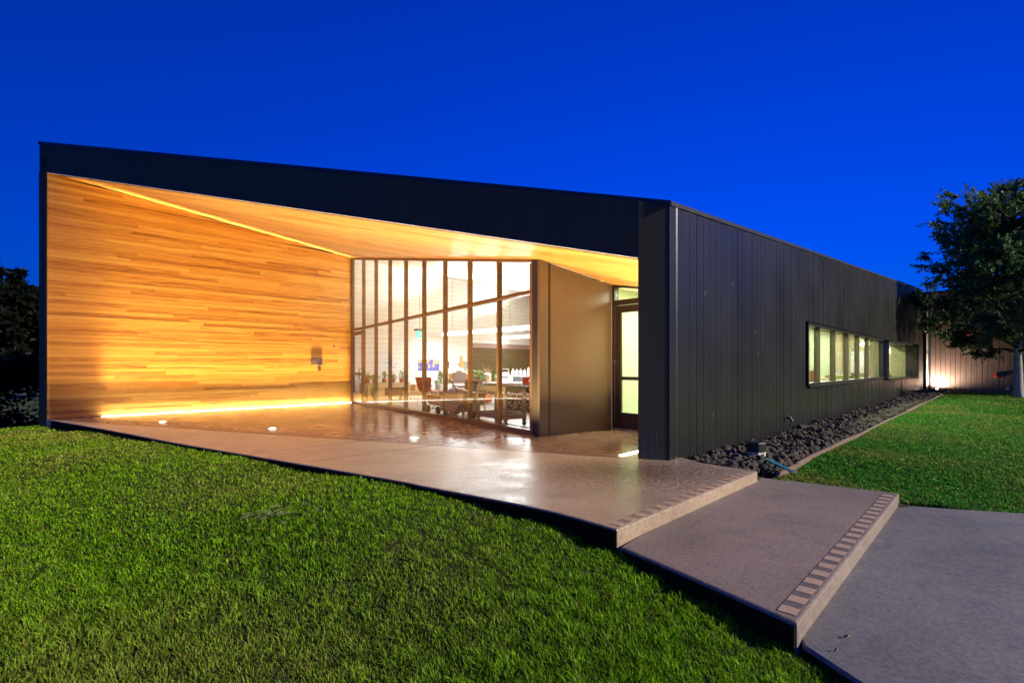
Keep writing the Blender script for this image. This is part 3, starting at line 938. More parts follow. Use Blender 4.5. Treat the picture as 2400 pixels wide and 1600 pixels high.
# glass door in the first bay
d = MB()
gbox(d, .075, .165, .025, .075, .02, 2.13)
gbox(d, .90, .97, .025, .075, .02, 2.13)
gbox(d, .165, .90, .026, .074, 2.02, 2.13)
gbox(d, .165, .90, .026, .074, .83, .90)
gbox(d, .165, .90, .026, .074, .02, .05)
gd = build('glass_door', d, M['frame'], bd, bevel=.003)
mb = MB(); gbox(mb, .166, .899, .030, .070, .05, .30); build('kick_plate', mb, M['chrome'], gd)
for z0, z1 in ((.302, .828), (.902, 2.018)):
    mb = MB(); gbox(mb, .167, .898, .045, .055, z0, z1); build('pane', mb, M['glass'], gd)
mb = MB().tube([Gp(.935, .025, .70), Gp(.935, -.05, .70), Gp(.935, -.05, 1.02), Gp(.935, .025, 1.02)], .012, 8)
build('pull_handle', mb, M['black'], gd)
mb = MB(); gbox(mb, .20, .48, .076, .13, 2.03, 2.09); mb.tube([Gp(.45, .10, 2.05), Gp(.62, .22, 2.07)], .01, 6); build('door_closer', mb, M['frame'], gd)

# post and bronze entry panel
PN = (P6 - P5).normalized()
PO = Vector((PN.y, -PN.x, 0))
build('porch_post', MB().prism([tuple((P3 + GD * .002)[:2]), tuple((P5 - GD * .02)[:2]), tuple((P5 + PN * .12 + GN * .1)[:2]), tuple((P3 + GN * .14)[:2])], .003, soffit_z(.37, 8.0) - .003), M['black'], bd)
build('entry_panel', MB().plate([P5 + Z * .003, P6 + Z * .003, P6 + Z * (fz(P6) - .004), P5 + Z * (fz(P5) - .004)], -PO * .10), M['entry'], bd, bevel=.003)

# entry door: frame, leaf with two lights, transom light
ED = Vector((0.652, -0.758, 0)).normalized()
EN = Vector((0.758, 0.652, 0)).normalized()
def Ep(x, y, z=0.0):
    return P6 + ED * x + EN * y + Z * z
def ebox(mb, x0, x1, y0, y1, z0, z1a, z1b=None):
    z1b = z1a if z1b is None else z1b
    mb.plate([Ep(x0, y0, z0), Ep(x1, y0, z0), Ep(x1, y0, z1b), Ep(x0, y0, z1a)], EN * (y1 - y0))
def etop(x):
    p = Ep(x, 0); return soffit_z(p.x, p.y) - .004
fr_ = MB()
ebox(fr_, .0, .06, .0, .12, .003, etop(0), etop(.06))
ebox(fr_, 1.03, 1.09, .0, .12, .003, etop(1.03), etop(1.09))
ebox(fr_, .06, 1.03, .001, .119, 2.15, 2.24)
ebox(fr_, .06, 1.03, .001, .119, etop(.06) - .04, etop(.06) - .001, etop(1.03) - .001)
ebox(fr_, 1.09, 1.90, .02, .12, .003, etop(1.09), etop(1.8))
edoor = build('entry_door', fr_, M['door_dark'], bd, bevel=.003)
lf = MB()
ebox(lf, .068, .17, .03, .08, .03, 2.14)
ebox(lf, .93, 1.022, .03, .08, .03, 2.14)
ebox(lf, .17, .93, .031, .079, .03, .30)
ebox(lf, .17, .93, .031, .079, .86, .92)
ebox(lf, .17, .93, .031, .079, 2.02, 2.14)
build('door_leaf', lf, M['door_dark'], edoor, bevel=.003)
for z0, z1 in ((.302, .858), (.922, 2.018)):
    mb = MB(); ebox(mb, .172, .928, .05, .06, z0, z1); build('pane', mb, M['glass_green'], edoor)
mb = MB(); ebox(mb, .062, 1.028, .05, .06, 2.242, etop(.062) - .042, etop(1.028) - .1); build('transom_pane', mb, M['glass_green'], edoor)
mb = MB(); ebox(mb, .05, .075, -.012, .03, 1.13, 1.22); build('hinge', mb, M['chrome'], edoor)
mb = MB(); ebox(mb, .06, 1.03, -.03, .05, .003, .03); build('threshold', mb, M['chrome'], edoor)

# ------------------------------------------------------------------ inside the hall
hall = [P2 + GN * .1, P3 + GN * .1, P5 + GN * .15, P6 - PO * .1 - PN * .05, W(2.6, -2.62), W(22.0, -2.62), P2 + A * 17]
build('hall_floor', MB().prism([tuple(p[:2]) for p in hall] , -.2, -.004), M['floorboards'], bd)
cl = MB().plate([Vector((p.x, p.y, ceil_z(p.x, p.y))) for p in [P2 + GN * .1 - NN * .2, P3 + GN * .1, P5 + GN * .15, P6 - PO * .1, W(2.6, -2.45), W(22.0, -2.45), P2 + A * 17.3, P2 + A * 17 - NN * .2]], (0, 0, .06))
build('hall_ceiling', cl, M['ceil'], bd)
iw = MB()
vplate(iw, [P2 + A * .1, P2 + A * 4.9, P2 + A * 4.9 + Z * 4.6, P2 + A * .1 + Z * 4.6], -NN, .08)
vplate(iw, [P2 + A * 4.9 + Z * 1.86, P2 + A * 17 + Z * 1.86, P2 + A * 17 + Z * 4.6, P2 + A * 4.9 + Z * 4.6], -NN, .08)
hw = build('hall_wall', iw, M['mauve'], bd)
z = .01
while z < 4.5:
    h = .145
    L = 4.9 if z < 1.86 else 16.9
    if z < 1.86 < z + h:
        L = 4.9
    y0, y1 = .004, .018
    q = P2 + A * .11
    e = L - .11
    build('siding_board', MB().add([q + NN * y0 + Z * z, q + A * e + NN * y0 + Z * z, q + A * e + NN * y1 + Z * z, q + NN * y1 + Z * z,
                                    q + NN * y0 + Z * (z + h), q + A * e + NN * y0 + Z * (z + h), q + A * e + NN * (y1 - .006) + Z * (z + h), q + NN * (y1 - .006) + Z * (z + h)],
                                   [(3, 2, 1, 0), (4, 5, 6, 7), (0, 1, 5, 4), (1, 2, 6, 5), (2, 3, 7, 6), (3, 0, 4, 7)]), M['white_board'], hw)
    z += h + .006
alc = MB()
vplate(alc, [P2 + A * 4.9 - NN * .35, P2 + A * 6.5 - NN * .35, P2 + A * 6.5 - NN * .35 + Z * 1.86, P2 + A * 4.9 - NN * .35 + Z * 1.86], -NN, .05)
build('alcove_wall', alc, M['alcove'], bd)
alc2 = MB()
vplate(alc2, [P2 + A * 6.5 - NN * .30, P2 + A * 17 - NN * .30, P2 + A * 17 - NN * .30 + Z * 1.86, P2 + A * 6.5 - NN * .30 + Z * 1.86], -NN, .05)
vplate(alc2, [P2 + A * 4.9 + Z * 1.80, P2 + A * 17 + Z * 1.80, P2 + A * 17 + Z * 1.86, P2 + A * 4.9 + Z * 1.86], -NN, .40)
cab = build('cabinet_wall', alc2, M['mauve'], bd)
for s in np.arange(6.55, 12.5, .82):
    q = P2 + A * s - NN * .299
    build('cabinet_door', MB().plate([q + Z * .06, q + A * .78 + Z * .06, q + A * .78 + Z * 1.68, q + Z * 1.68], NN * .02), M['mauve'], cab, bevel=.004)
build('cabinet_opening', MB().plate([P2 + A * 7.75 - NN * .27 + Z * .02, P2 + A * 8.9 - NN * .27 + Z * .02, P2 + A * 8.9 - NN * .27 + Z * 1.55, P2 + A * 7.75 - NN * .27 + Z * 1.55], NN * .01), M['mesh_brown'], cab)
part = MB()
vplate(part, [W(2.6, -2.45), W(22.2, -2.45), W(22.2, -2.45, 3.4), W(2.6, -2.45, 3.4)], -NN, .10)
vplate(part, [W(22.0, -2.50), P2 + A * 17, P2 + A * 17 + Z * 4.6, W(22.0, -2.5, 4.4)], A, .1)
vplate(part, [P6 - PO * .06 + PN * .06, W(2.6, -2.45), W(2.6, -2.45, 3.3), P6 - PO * .06 + PN * .06 + Z * 3.0], PN, .06)
build('partition', part, M['white_board'], bd)

# corridor behind the ribbon window
cor = [W(1.9, -2.40), W(22, -2.40), W(22, -.345), W(.9, -.345)]
build('corridor_floor', MB().prism([tuple(p[:2]) for p in cor], -.2, -.003), M['floorboards'], bd)
build('corridor_ceiling', MB().plate([p + Z * 2.55 for p in cor], (0, 0, .05)), M['white_board'], bd)
cw = MB()
vplate(cw, [W(1.9, -2.40), W(19.5, -2.40), W(19.5, -2.40, 2.55), W(1.9, -2.40, 2.55)], -NN, .04)
build('corridor_wall', cw, M['green_wall'], bd)
cw = MB()
vplate(cw, [W(19.5, -2.40), W(22, -2.40), W(22, -2.40, 2.55), W(19.5, -2.40, 2.55)], -NN, .04)
vplate(cw, [W(21.6, -2.40), W(21.6, -.345), W(21.6, -.345, 2.55), W(21.6, -2.40, 2.55)], A, .05)
build('corridor_end_wall', cw, M['tan_wall'], bd)
lin = MB()
def lseg(s0, s1, z0, z1):
    vplate(lin, [W(s0, -.345, z0), W(s1, -.345, z0), W(s1, -.345, z1), W(s0, -.345, z1)], -NN, .012)
lseg(2.2, S0, 0, 2.54); lseg(S0, B1, 0, SZ0 - .03); lseg(S0, B1, SZ1 + .03, 2.54); lseg(S1 + .01, B0 - .01, SZ0 - .03, SZ1 + .03); lseg(B1, 21.6, 0, 2.54)
build('corridor_lining', lin, M['tan_wall'], bd)
dr = MB()
vplate(dr, [W(16.0, -2.395), W(16.93, -2.395), W(16.93, -2.395, 2.1), W(16.0, -2.395, 2.1)], NN, .03)
ido = build('inner_door', dr, M['green_wall'], bd, bevel=.003)
build('door_closer', MB().plate([W(16.5, -2.36, 1.86), W(16.9, -2.36, 1.86), W(16.9, -2.36, 1.93), W(16.5, -2.36, 1.93)], NN * .06), M['frame'], ido)
build('door_handle', MB().tube([W(16.12, -2.36, .74), W(16.12, -2.30, .74), W(16.12, -2.30, 1.02), W(16.12, -2.36, 1.02)], .014, 6), M['chrome'], ido)
build('door_edge', MB().plate([W(16.94, -2.395, 0), W(16.98, -2.395, 0), W(16.98, -2.395, 2.14), W(16.94, -2.395, 2.14)], NN * .045), M['frame'], ido)

# ------------------------------------------------------------------ annex behind the lawn
ax = thing('annex_building', 'brown vertical clad wing across the end of the lawn, lit from below', 'building', tuple(W(27.0, 0)), local=False)
an = MB()
vplate(an, [W(27.03, -.1, -.4), W(27.03, 11, -.4), W(27.03, 11, 4.75), W(27.03, -.1, 4.75)], A, .3)
anw = build('annex_wall', an, M['backing'], ax)
s = .26
while s < 10.9:
    gq, c = .002, .02
    w = .19
    b = [W(27.028, s + gq, -.1), W(27.028, s + w - gq, -.1), W(27.028, s + w - gq, 4.70), W(27.028, s + gq, 4.70)]
    off = random.uniform(.018, .024)
    t = [W(27.028 - off, s + gq + c, -.1), W(27.028 - off, s + w - gq - c * .4, -.1), W(27.028 - off, s + w - gq - c * .4, 4.70), W(27.028 - off, s + gq + c, 4.70)]
    build('wall_panel', MB().add(b + t, [(0, 1, 2, 3), (7, 6, 5, 4), (0, 4, 5, 1), (1, 5, 6, 2), (2, 6, 7, 3), (3, 7, 4, 0)]), M['annex'], anw)
    s += w
build('coping', MB().plate([W(26.98, -.12, 4.70), W(26.98, 11, 4.70), W(26.98, 11, 4.78), W(26.98, -.12, 4.78)], A * .3), M['coping'], ax)
build('footing', MB().plate([W(26.9, .0, -.4), W(26.9, 11, -.4), W(26.9, 11, -.105), W(26.9, .0, -.105)], A * .12), M['footing'], ax)
dp = thing('downpipe', 'slim pale downpipe in the corner between the two wings', 'downpipe', tuple(W(26.93, .14, -.1)), local=False)
pp = MB().plate([W(26.90, .11, -.02), W(26.97, .11, -.02), W(26.97, .18, -.02), W(26.90, .18, -.02)], (0, 0, 4.66))
build('pipe', pp, M['pvc'], dp, bevel=.008)
for z in (.35, 1.75, 3.4):
    build('bracket', MB().plate([W(26.89, .10, z), W(26.99, .10, z), W(26.99, .19, z), W(26.89, .19, z)], (0, 0, .04)), M['chrome'], dp)
build('shoe', MB().tube([W(26.935, .145, .02), W(26.93, .145, -.06), W(26.8, .16, -.085)], .04, 8), M['pvc'], dp)
fd = thing('ground_floodlight', 'small glaring floodlight at the foot of the brown wall', 'floodlight', tuple(W(26.50, .55, -.11)), local=False)
build('housing', MB().lathe(W(26.50, .55, -.11), [(.05, 0), (.07, .01), (.075, .09), (.06, .10)], 12), M['black'], fd)
build('lens', MB().lathe(W(26.50, .55, -.008), [(.062, 0), (.055, .012), (.02, .016)], 12), M['flood'], fd)

l = bpy.data.lights.new('flood_beam', 'SPOT')
l.energy = 190; l.color = (1.0, .86, .74); l.spot_size = R(174); l.spot_blend = .6; l.shadow_soft_size = .06
o = bpy.data.objects.new('flood_beam', l); COL.objects.link(o)
o.location = W(26.50, .55, .03)
o.rotation_euler = (-(Z * 1.0 + A * .12 + NN * .10)).to_track_quat('Z', 'Y').to_euler()

def round_device(name, label, cat, pos, r, mat, depth=.10):
    t = thing(name, label, cat, tuple(pos), 0, local=False)
    d = -A
    def ring(rr, off): return [(pos + d * off) + NN * (rr * math.cos(k * math.pi / 8)) + Z * (rr * math.sin(k * math.pi / 8)) for k in range(16)]
    mb = MB()
    prof = [(r, .0), (r, depth * .35), (r * .72, depth * .5), (r * .72, depth * .9), (r * .5, depth)]
    base = 0
    vs = []
    for rr, o in prof: vs += ring(rr, o)
    fs = [tuple(range(16)), tuple(range(16 * (len(prof) - 1), 16 * len(prof)))]
    for i in range(len(prof) - 1):
        fs += [(i * 16 + k, i * 16 + (k + 1) % 16, (i + 1) * 16 + (k + 1) % 16, (i + 1) * 16 + k) for k in range(16)]
    build('body', MB().add(vs, fs), mat, t)
    c = MB().add(ring(r * .38, depth * .97) + ring(r * .34, depth * 1.25), [tuple(range(16)), tuple(range(16, 32))] + [(k, (k + 1) % 16, 16 + (k + 1) % 16, 16 + k) for k in range(16)])
    build('cap', c, M['black'], t)
    mb = MB().tube([pos - NN * (r * 1.15) + d * depth * .5, pos + d * depth * .5 - NN * r * .7], r * .22, 8)
    build('side_lug', mb, mat, t)
    return t
round_device('hose_connection', 'red round fire hose inlet low on the brown wall near the tree', 'hose inlet', W(27.0, 2.66, .68), .125, M['red_dev'])
round_device('alarm_horn', 'red alarm horn high on the brown wall among the leaves', 'alarm', W(27.0, 1.62, 2.62), .12, M['red_dev'], .13)
round_device('pipe_outlet', 'small pale pipe outlet low on the wall beside the trunk', 'pipe outlet', W(27.0, 3.02, .06), .075, M['pvc'])

# ------------------------------------------------------------------ rock bed and edging
bedp = [W(.32, .02, -.11), W(1.0, .02, -.11), W(26.9, .02, -.11), W(26.9, .95, -.11), W(.6, .95, -.14), W(.30, .78, -.16)]
bed = struct(build('rock_bed', MB().plate([p - Z * .25 for p in bedp], (0, 0, .235)), M['soil']))
ico_v = []
ph = (1 + 5 ** .5) / 2
for a, b in ((1, ph), (-1, ph), (1, -ph), (-1, -ph)):
    ico_v += [(0, a, b), (a, b, 0), (b, 0, a)]
ico_v = np.array(ico_v) / math.sqrt(1 + ph * ph)
bm = bmesh.new()
bmesh.ops.create_icosphere(bm, subdivisions=1, radius=1)
IV = np.array([v.co[:] for v in bm.verts]); IF = [tuple(v.index for v in f.verts) for f in bm.faces]
bm.free()
def rock_verts(seed):
    r = np.random.default_rng(seed)
    v = IV * (1 + r.uniform(-.28, .28, (len(IV), 1)))
    v = v * np.array([r.uniform(.8, 1.3), r.uniform(.7, 1.0), r.uniform(.5, .8)])
    a = r.uniform(0, 6.3)
    c, s_ = math.cos(a), math.sin(a)
    return v @ np.array([[c, -s_, 0], [s_, c, 0], [0, 0, 1]])
RM = []
for k in range(10):
    me = bpy.data.meshes.new('rock')
    me.from_pydata(rock_verts(k).tolist(), [], IF)
    me.materials.append(M['rock'])
    RM.append(me)
rocks = []
r_ = np.random.default_rng(3)
for i in range(6000):
    s = .38 + (26.4) * r_.uniform() ** 1.45
    n = r_.uniform(.05, .93)
    if s < .9 and n > .30 + s: continue
    rad = r_.uniform(.022, .048) if r_.uniform() < .88 else r_.uniform(.048, .08)
    rocks.append((s, n, rad))
for k in range(520):      # a heap against the edge of the porch floor
    s = r_.uniform(.36, 2.2); n = r_.uniform(.04, .75)
    rocks.append((s, n, r_.uniform(.03, .065)))
bw = [Vector(p) for p in [(*q, 0) for q in SLAB]]
keep = []
for s, n, rad in rocks:
    p = W(s, n)
    if inside(SLAB, np.array([p.x]), np.array([p.y]))[0] or inside(STEP2, np.array([p.x]), np.array([p.y]))[0]: continue
    keep.append((p, rad, math.hypot(p.x, p.y) / rad))
keep.sort(key=lambda t: t[2])
fill_v, fill_f = [], []
for i, (p, rad, _) in enumerate(keep):
    zz = -.125 + rad * .35 + r_.uniform(0, .045) * (1 if i % 3 else 2)
    if i < 285:
        o = bpy.data.objects.new('rock', RM[i % 10])
        COL.objects.link(o)
        o.parent = bed
        o.location = Vector((p.x, p.y, zz)) - ORIGIN[bed.name]
        o.rotation_euler = (r_.uniform(-.5, .5), r_.uniform(-.5, .5), r_.uniform(0, 6.28))
        o.scale = (rad,) * 3
    else:
        v = rock_verts(1000 + i % 400) * rad + np.array([p.x, p.y, zz])
        n0 = len(fill_v)
        fill_v += v.tolist()
        fill_f += [tuple(j + n0 for j in f) for f in IF]
fill = build('rock_fill', MB().add(fill_v, fill_f), M['rock'], bed, recalc=False)
fill['kind'] = 'stuff'
ed = thing('lawn_edging', 'brown board edging between dark rocks and the lawn', 'edging', tuple(W(.5, .97, -.2)), local=False)
pts = [(0.55, .985), (1.3, .975), (3.0, .965), (5.1, .99), (8.2, .95), (11.2, .98), (15, .96), (19, .975), (23, .95), (26.6, .96)]
for i in range(len(pts) - 1):
    (s0, n0), (s1, n1) = pts[i], pts[i + 1]
    mid = ((s0 + s1) / 2, (n0 + n1) / 2 + random.uniform(-.025, .025))
    zt = -.075 + random.uniform(-.012, .012)
    mb = MB()
    for (a, b), (c_, d_) in (((s0 + .008, n0), mid), (mid, (s1 - .008, n1))):
        mb.plate([W(a, b, -.3), W(c_, d_, -.3), W(c_, d_, zt), W(a, b, zt)], NN * .042)
    build('edging_board', mb, M['edging'], ed, bevel=.006)
lv = thing('splash_board', 'narrow teal board lying across the rocks and the edging', 'board', (3.05, 5.75, -.1), local=False)
a, b = Vector((3.00, 6.20, .0)), Vector((3.06, 5.60, -.055))
dirr = (b - a).normalized(); q = dirr.cross(Z).normalized()
build('board', MB().plate([a - q * .028, b - q * .028, b + q * .028, a + q * .028], (0, 0, .018)), M['blue'], lv, bevel=.003)
build('end_cap', MB().plate([b - q * .036, b + dirr * .05 - q * .036, b + dirr * .05 + q * .036, b + q * .036], (0, 0, .02)), M['chrome'], lv, bevel=.003)
# drum shaped vent cap on the rocks
vc = thing('vent_cap', 'black faceted drain cap with a pale base ring on the rocks', 'drain cap', (3.14, 6.58, -.07), 0.2)
n8 = [(0.125 * math.cos(R(22.5 + 45 * k)), 0.115 * math.sin(R(22.5 + 45 * k))) for k in range(8)]
build('cap', MB().prism(n8, .075, .20), M['black'], vc, bevel=.012, seg=2)
build('base_ring', MB().prism([(x * .94, y * .94) for x, y in n8], .015, .075), M['pvc'], vc)
build('foot', MB().prism([(x * .7, y * .7) for x, y in n8], -.08, .015), M['black'], vc)
hb = thing('hose_bib', 'small chrome tap with a dark spout on the dark wall above the rocks', 'tap', tuple(W(4.42, .0, .17)), local=False)
p = W(4.42, 0, .18)
build('flange', MB().tube([p, p + NN * .015], .05, 12), M['chrome'], hb)
build('spout', MB().tube([p + NN * .015, p + NN * .09, p + NN * .13 - Z * .06], [.02, .024, .018], 10), M['black'], hb)
build('handle', MB().tube([p + NN * .06 + Z * .02, p + NN * .06 + Z * .055], .012, 8).lathe(p + NN * .06 + Z * .055, [(.03, 0), (.032, .008), (.01, .012)], 10), M['chrome'], hb)

# ------------------------------------------------------------------ porch lights and wall fittings
ls = thing('wall_washer', 'long white light strip in the floor along the wood wall', 'light strip', tuple(P1 + A * .9 + NN * .12), local=False)
q = P1 + NN * .10
for k in range(5):
    a = .88 + k * 1.19
    b = a + 1.175
    build('light_lens', MB().plate([q + A * a + Z * .002, q + A * b + Z * .002, q + A * b + NN * .05 + Z * .002, q + A * a + NN * .05 + Z * .002], (0, 0, .006)), M['led_white'], ls)
def area(name, loc, direction, sx, sy, power, color, spread=180, roll=None):
    l = bpy.data.lights.new(name, 'AREA')
    l.shape = 'RECTANGLE'
    l.size, l.size_y = sx, sy
    l.energy = power
    l.color = color
    l.spread = R(spread)
    o = bpy.data.objects.new(name, l)
    COL.objects.link(o)
    o.location = loc
    zax = -Vector(direction).normalized()
    xax = Vector(roll).normalized() if roll is not None else zax.orthogonal().normalized()
    xax = (xax - zax * xax.dot(zax)).normalized()
    yax = zax.cross(xax)
    m = Matrix((xax, yax, zax)).transposed()
    o.rotation_euler = m.to_euler()
    return o
WARM = (1.0, 0.72, 0.40)
area('wall_washer_beam', P1 + A * 3.85 + NN * .125 + Z * .012, Z - NN * .05, 5.9, .04, 10, (1.0, .92, .78), 170, A)
area('wall_washer_spill', P1 + A * 3.85 + NN * .140 + Z * .012, Z - NN * .012, 5.9, .03, 42, (1.0, .68, .26), 22, A)
LG = 'round uplights set in the porch floor'
for (x, y, pw_), lab in (((-6.88, 10.08, 110), 'round glowing floor uplight closest to the wood wall'), ((-4.20, 8.97, 255), 'round glowing floor uplight, middle one of three'),
                    ((-1.487, 7.79, 260), 'round glowing floor uplight closest to the glazed wall')):
    t = thing('floor_uplight', lab, 'floor light', (x, y, 0), 0, LG)
    build('trim_ring', MB().lathe((0, 0, .001), [(.075, 0), (.073, .006), (.055, .007)], 20), M['chrome'], t)
    build('lens', MB().lathe((0, 0, .0085), [(.054, 0), (.045, .007), (.02, .010)], 18), M['led_white'], t)
    l = bpy.data.lights.new('uplight_beam', 'SPOT')
    l.energy = pw_; l.color = (1.0, .62, .23); l.spot_size = R(172); l.spot_blend = .35; l.shadow_soft_size = .05
    o = bpy.data.objects.new('uplight_beam', l); COL.objects.link(o)
    o.location = (x, y, .03); o.rotation_euler = (R(180), 0, 0)
sl = thing('floor_strip_light', 'short glaring strip light in the floor beside the corner column', 'light strip', (1.32, 6.33, 0), local=False)
a = W(.0, -.60) + A * -.115; L = 2.0
build('light_lens', MB().plate([a + Z * .002, a + A * L + Z * .002, a + A * L + NN * .05 + Z * .002, a + NN * .05 + Z * .002], (0, 0, .006)), M['led_white'], sl)
area('floor_strip_beam', a + A * 1.0 + NN * .025 + Z * .012, Z, 2.0, .04, 60, (1.0, .70, .30), 150, A)
pl = thing('wall_plaque', 'small bronze plaque with two lines of lettering on the wood wall', 'plaque', tuple(P1 + A * 5.9 + Z * 1.15 + NN * .025), local=False)
q = P1 + A * 5.62 + NN * .026
build('plate', MB().plate([q + Z * 1.13, q + A * .34 + Z * 1.13, q + A * .34 + Z * 1.34, q + Z * 1.34], NN * .02), M['plaque'], pl, bevel=.004)
for z, s0, s1, n in ((1.26, .05, .29, 9), (1.20, .06, .27, 8)):
    mb = MB()
    for k in range(n):
        u0 = s0 + (s1 - s0) * k / n; u1 = u0 + (s1 - s0) / n * random.uniform(.5, .85)
        mb.plate([q + A * u0 + Z * z + NN * .0205, q + A * u1 + Z * z + NN * .0205, q + A * u1 + Z * (z + .022) + NN * .0205, q + A * u0 + Z * (z + .022) + NN * .0205], NN * .002)
    build('lettering', mb, M['ink'], pl)
kb = thing('key_box', 'tiny red and black key box on the wood wall below the plaque', 'key box', tuple(P1 + A * 5.86 + Z * .93 + NN * .025), local=False)
q = P1 + A * 5.83 + NN * .026 + Z * .97
build('box', MB().plate([q, q + A * .07, q + A * .07 + Z * .12, q + Z * .12], NN * .05), M['black'], kb, bevel=.006)
build('red_face', MB().plate([q + NN * .051 + A * .01 + Z * .02, q + NN * .051 + A * .05 + Z * .02, q + NN * .051 + A * .05 + Z * .10, q + NN * .051 + A * .01 + Z * .10], NN * .004), M['red_dev'], kb)
build('shackle', MB().tube([q + A * .02 + Z * .12 + NN * .02, q + A * .03 + Z * .15 + NN * .02, q + A * .05 + Z * .12 + NN * .02], .006, 6), M['chrome'], kb)
q = P1 + A * 6.30 + NN * .026 + Z * 1.66
se = build('wall_sensor', MB().plate([q, q + A * .035, q + A * .035 + Z * .05, q + Z * .05], NN * .025), M['black'], bevel=.004)
tag(se, 'tiny black sensor on the wood wall between plaque and glass door', 'sensor')

# ------------------------------------------------------------------ things inside the hall
def pot_plant(label, x, y, z, pot_r, pot_h, leaf_r, leaf_h, mat, n=46, group='potted plants in the hall', pot_mat=None, seed=0, leafsize=.09):
    t = thing('potted_plant', label, 'potted plant', (x, y, z), seed, group)
    build('pot', MB().lathe((0, 0, 0), [(pot_r * .72, 0), (pot_r, pot_h * .85), (pot_r * 1.08, pot_h * .86), (pot_r * 1.08, pot_h), (pot_r * .8, pot_h)], 12), pot_mat or M['terracotta'], t)
    r = np.random.default_rng(seed + 50)
    mb = MB()
    for k in range(n):
        a = r.uniform(0, 6.28); el = r.uniform(.1, 1.45); L = r.uniform(.5, 1.0)
        tip = Vector((math.cos(a) * math.cos(el) * leaf_r * L, math.sin(a) * math.cos(el) * leaf_r * L, pot_h + math.sin(el) * leaf_h * L))
        d_ = Vector((math.cos(a), math.sin(a), r.uniform(-.6, .5))).normalized() * leafsize * r.uniform(.6, 1.2)
        w = d_.cross(Vector((r.uniform(-.5, .5), r.uniform(-.5, .5), 1))).normalized() * leafsize * .38
        mb.add([tip - d_ * .4, tip + w, tip + d_ * .6 - Z * .01, tip - w], [(0, 1, 2, 3)])
        if k % 4 == 0:
            mb.tube([(0, 0, pot_h * .9), tip * .6 + Z * pot_h * .3, tip], .005, 3, False)
    build('foliage', mb, mat, t, recalc=False)
    return t

# planting bench by the wall, its pots
pb = thing('planting_bench', 'long wooden planting bench with pots against the white wall', 'bench', (-3.90, 15.75, 0), ANG_A)
for k in range(4):
    build('top_board', MB().box(-.75, -.26 + k * .13, .56, .75, -.14 + k * .13, .59), M['pine'], pb)
for sx in (-.7, .7):
    for sy in (-.22, .22):
        build('leg', MB().box(sx - .035, sy - .035, 0, sx + .035, sy + .035, .56), M['pine'], pb)
build('apron', MB().box(-.66, -.25, .44, .66, -.23, .56), M['pine'], pb)
build('shelf', MB().box(-.66, -.2, .16, .66, .2, .185), M['pine'], pb)
for sx, hh, mm in ((-.35, .22, 'pine'), (.30, .26, 'brown_tub')):
    bx = thing('storage_bin', 'wooden bin on the left of the bench shelf' if sx < 0 else 'brown plastic bin on the right of the bench shelf', 'bin', tuple(Vector((-3.90, 15.75, .186)) + A * sx), ANG_A, 'bins under the planting bench')
    build('bin_body', MB().box(-.22, -.17, 0, .22, .17, hh), M[mm], bx, bevel=.01)
    build('bin_rim', MB().box(-.235, -.185, hh, .235, .185, hh + .025), M[mm], bx)
bp = [(-.62, 'low yellow green plant at the left end of the planting bench', 'leaf_yel', .16, .14), (-.36, 'bushy yellow plant second on the planting bench', 'leaf_yel', .15, .17),
      (-.02, 'spiky grassy plant midway along the planting bench', 'leaf', .12, .26), (.28, 'rounded olive plant on the right half of the bench', 'leaf_yel', .16, .16), (.60, 'tall green plant at the right end of the bench', 'leaf', .13, .30)]
for i, (sx, lab, mt, lr, lh) in enumerate(bp):
    q = Vector((-3.90, 15.75, .591)) + A * sx
    pot_plant(lab, q.x, q.y, q.z, .085, .13, lr, lh, M[mt], seed=i, leafsize=.11 if mt == 'leaf_yel' else .08)
# garden fork leaning on the wall
gf = thing('garden_fork', 'garden fork with a wooden handle leaning on the white wall', 'garden fork', (-4.42, 15.55, 0), 0)
build('shaft', MB().tube([(0, 0, .30), (.0, .06, .78)], .018, 8), M['pine'], gf)
build('grip', MB().tube([(0, .06, .78), (-.06, .065, .86), (-.055, .07, .89), (.055, .07, .89), (.06, .065, .86), (0, .06, .78)], .013, 6), M['pine'], gf)
tn = MB().tube([(-.09, 0, .26), (.09, 0, .26)], .01, 6).tube([(0, 0, .32), (0, 0, .26)], .014, 6)
for k in range(4): tn.tube([(-.09 + k * .06, 0, .26), (-.09 + k * .06, -.02, .02)], [.008, .004], 5)
build('tines', tn, M['black'], gf)
ub = thing('folded_umbrella', 'folded green umbrella leaning on the planting bench', 'umbrella', (-4.02, 14.98, 0), .3)
build('canopy', MB().lathe((0, 0, .12), [(.02, 0), (.085, .12), (.075, .3), (.025, .52)], 8), M['green_toy'], ub)
build('shaft', MB().tube([(0, 0, 0), (0, 0, .72)], .01, 6), M['black'], ub)
build('handle', MB().tube([(0, 0, .72), (0, 0, .78), (.03, 0, .81), (.06, 0, .78)], .012, 6), M['white'], ub)

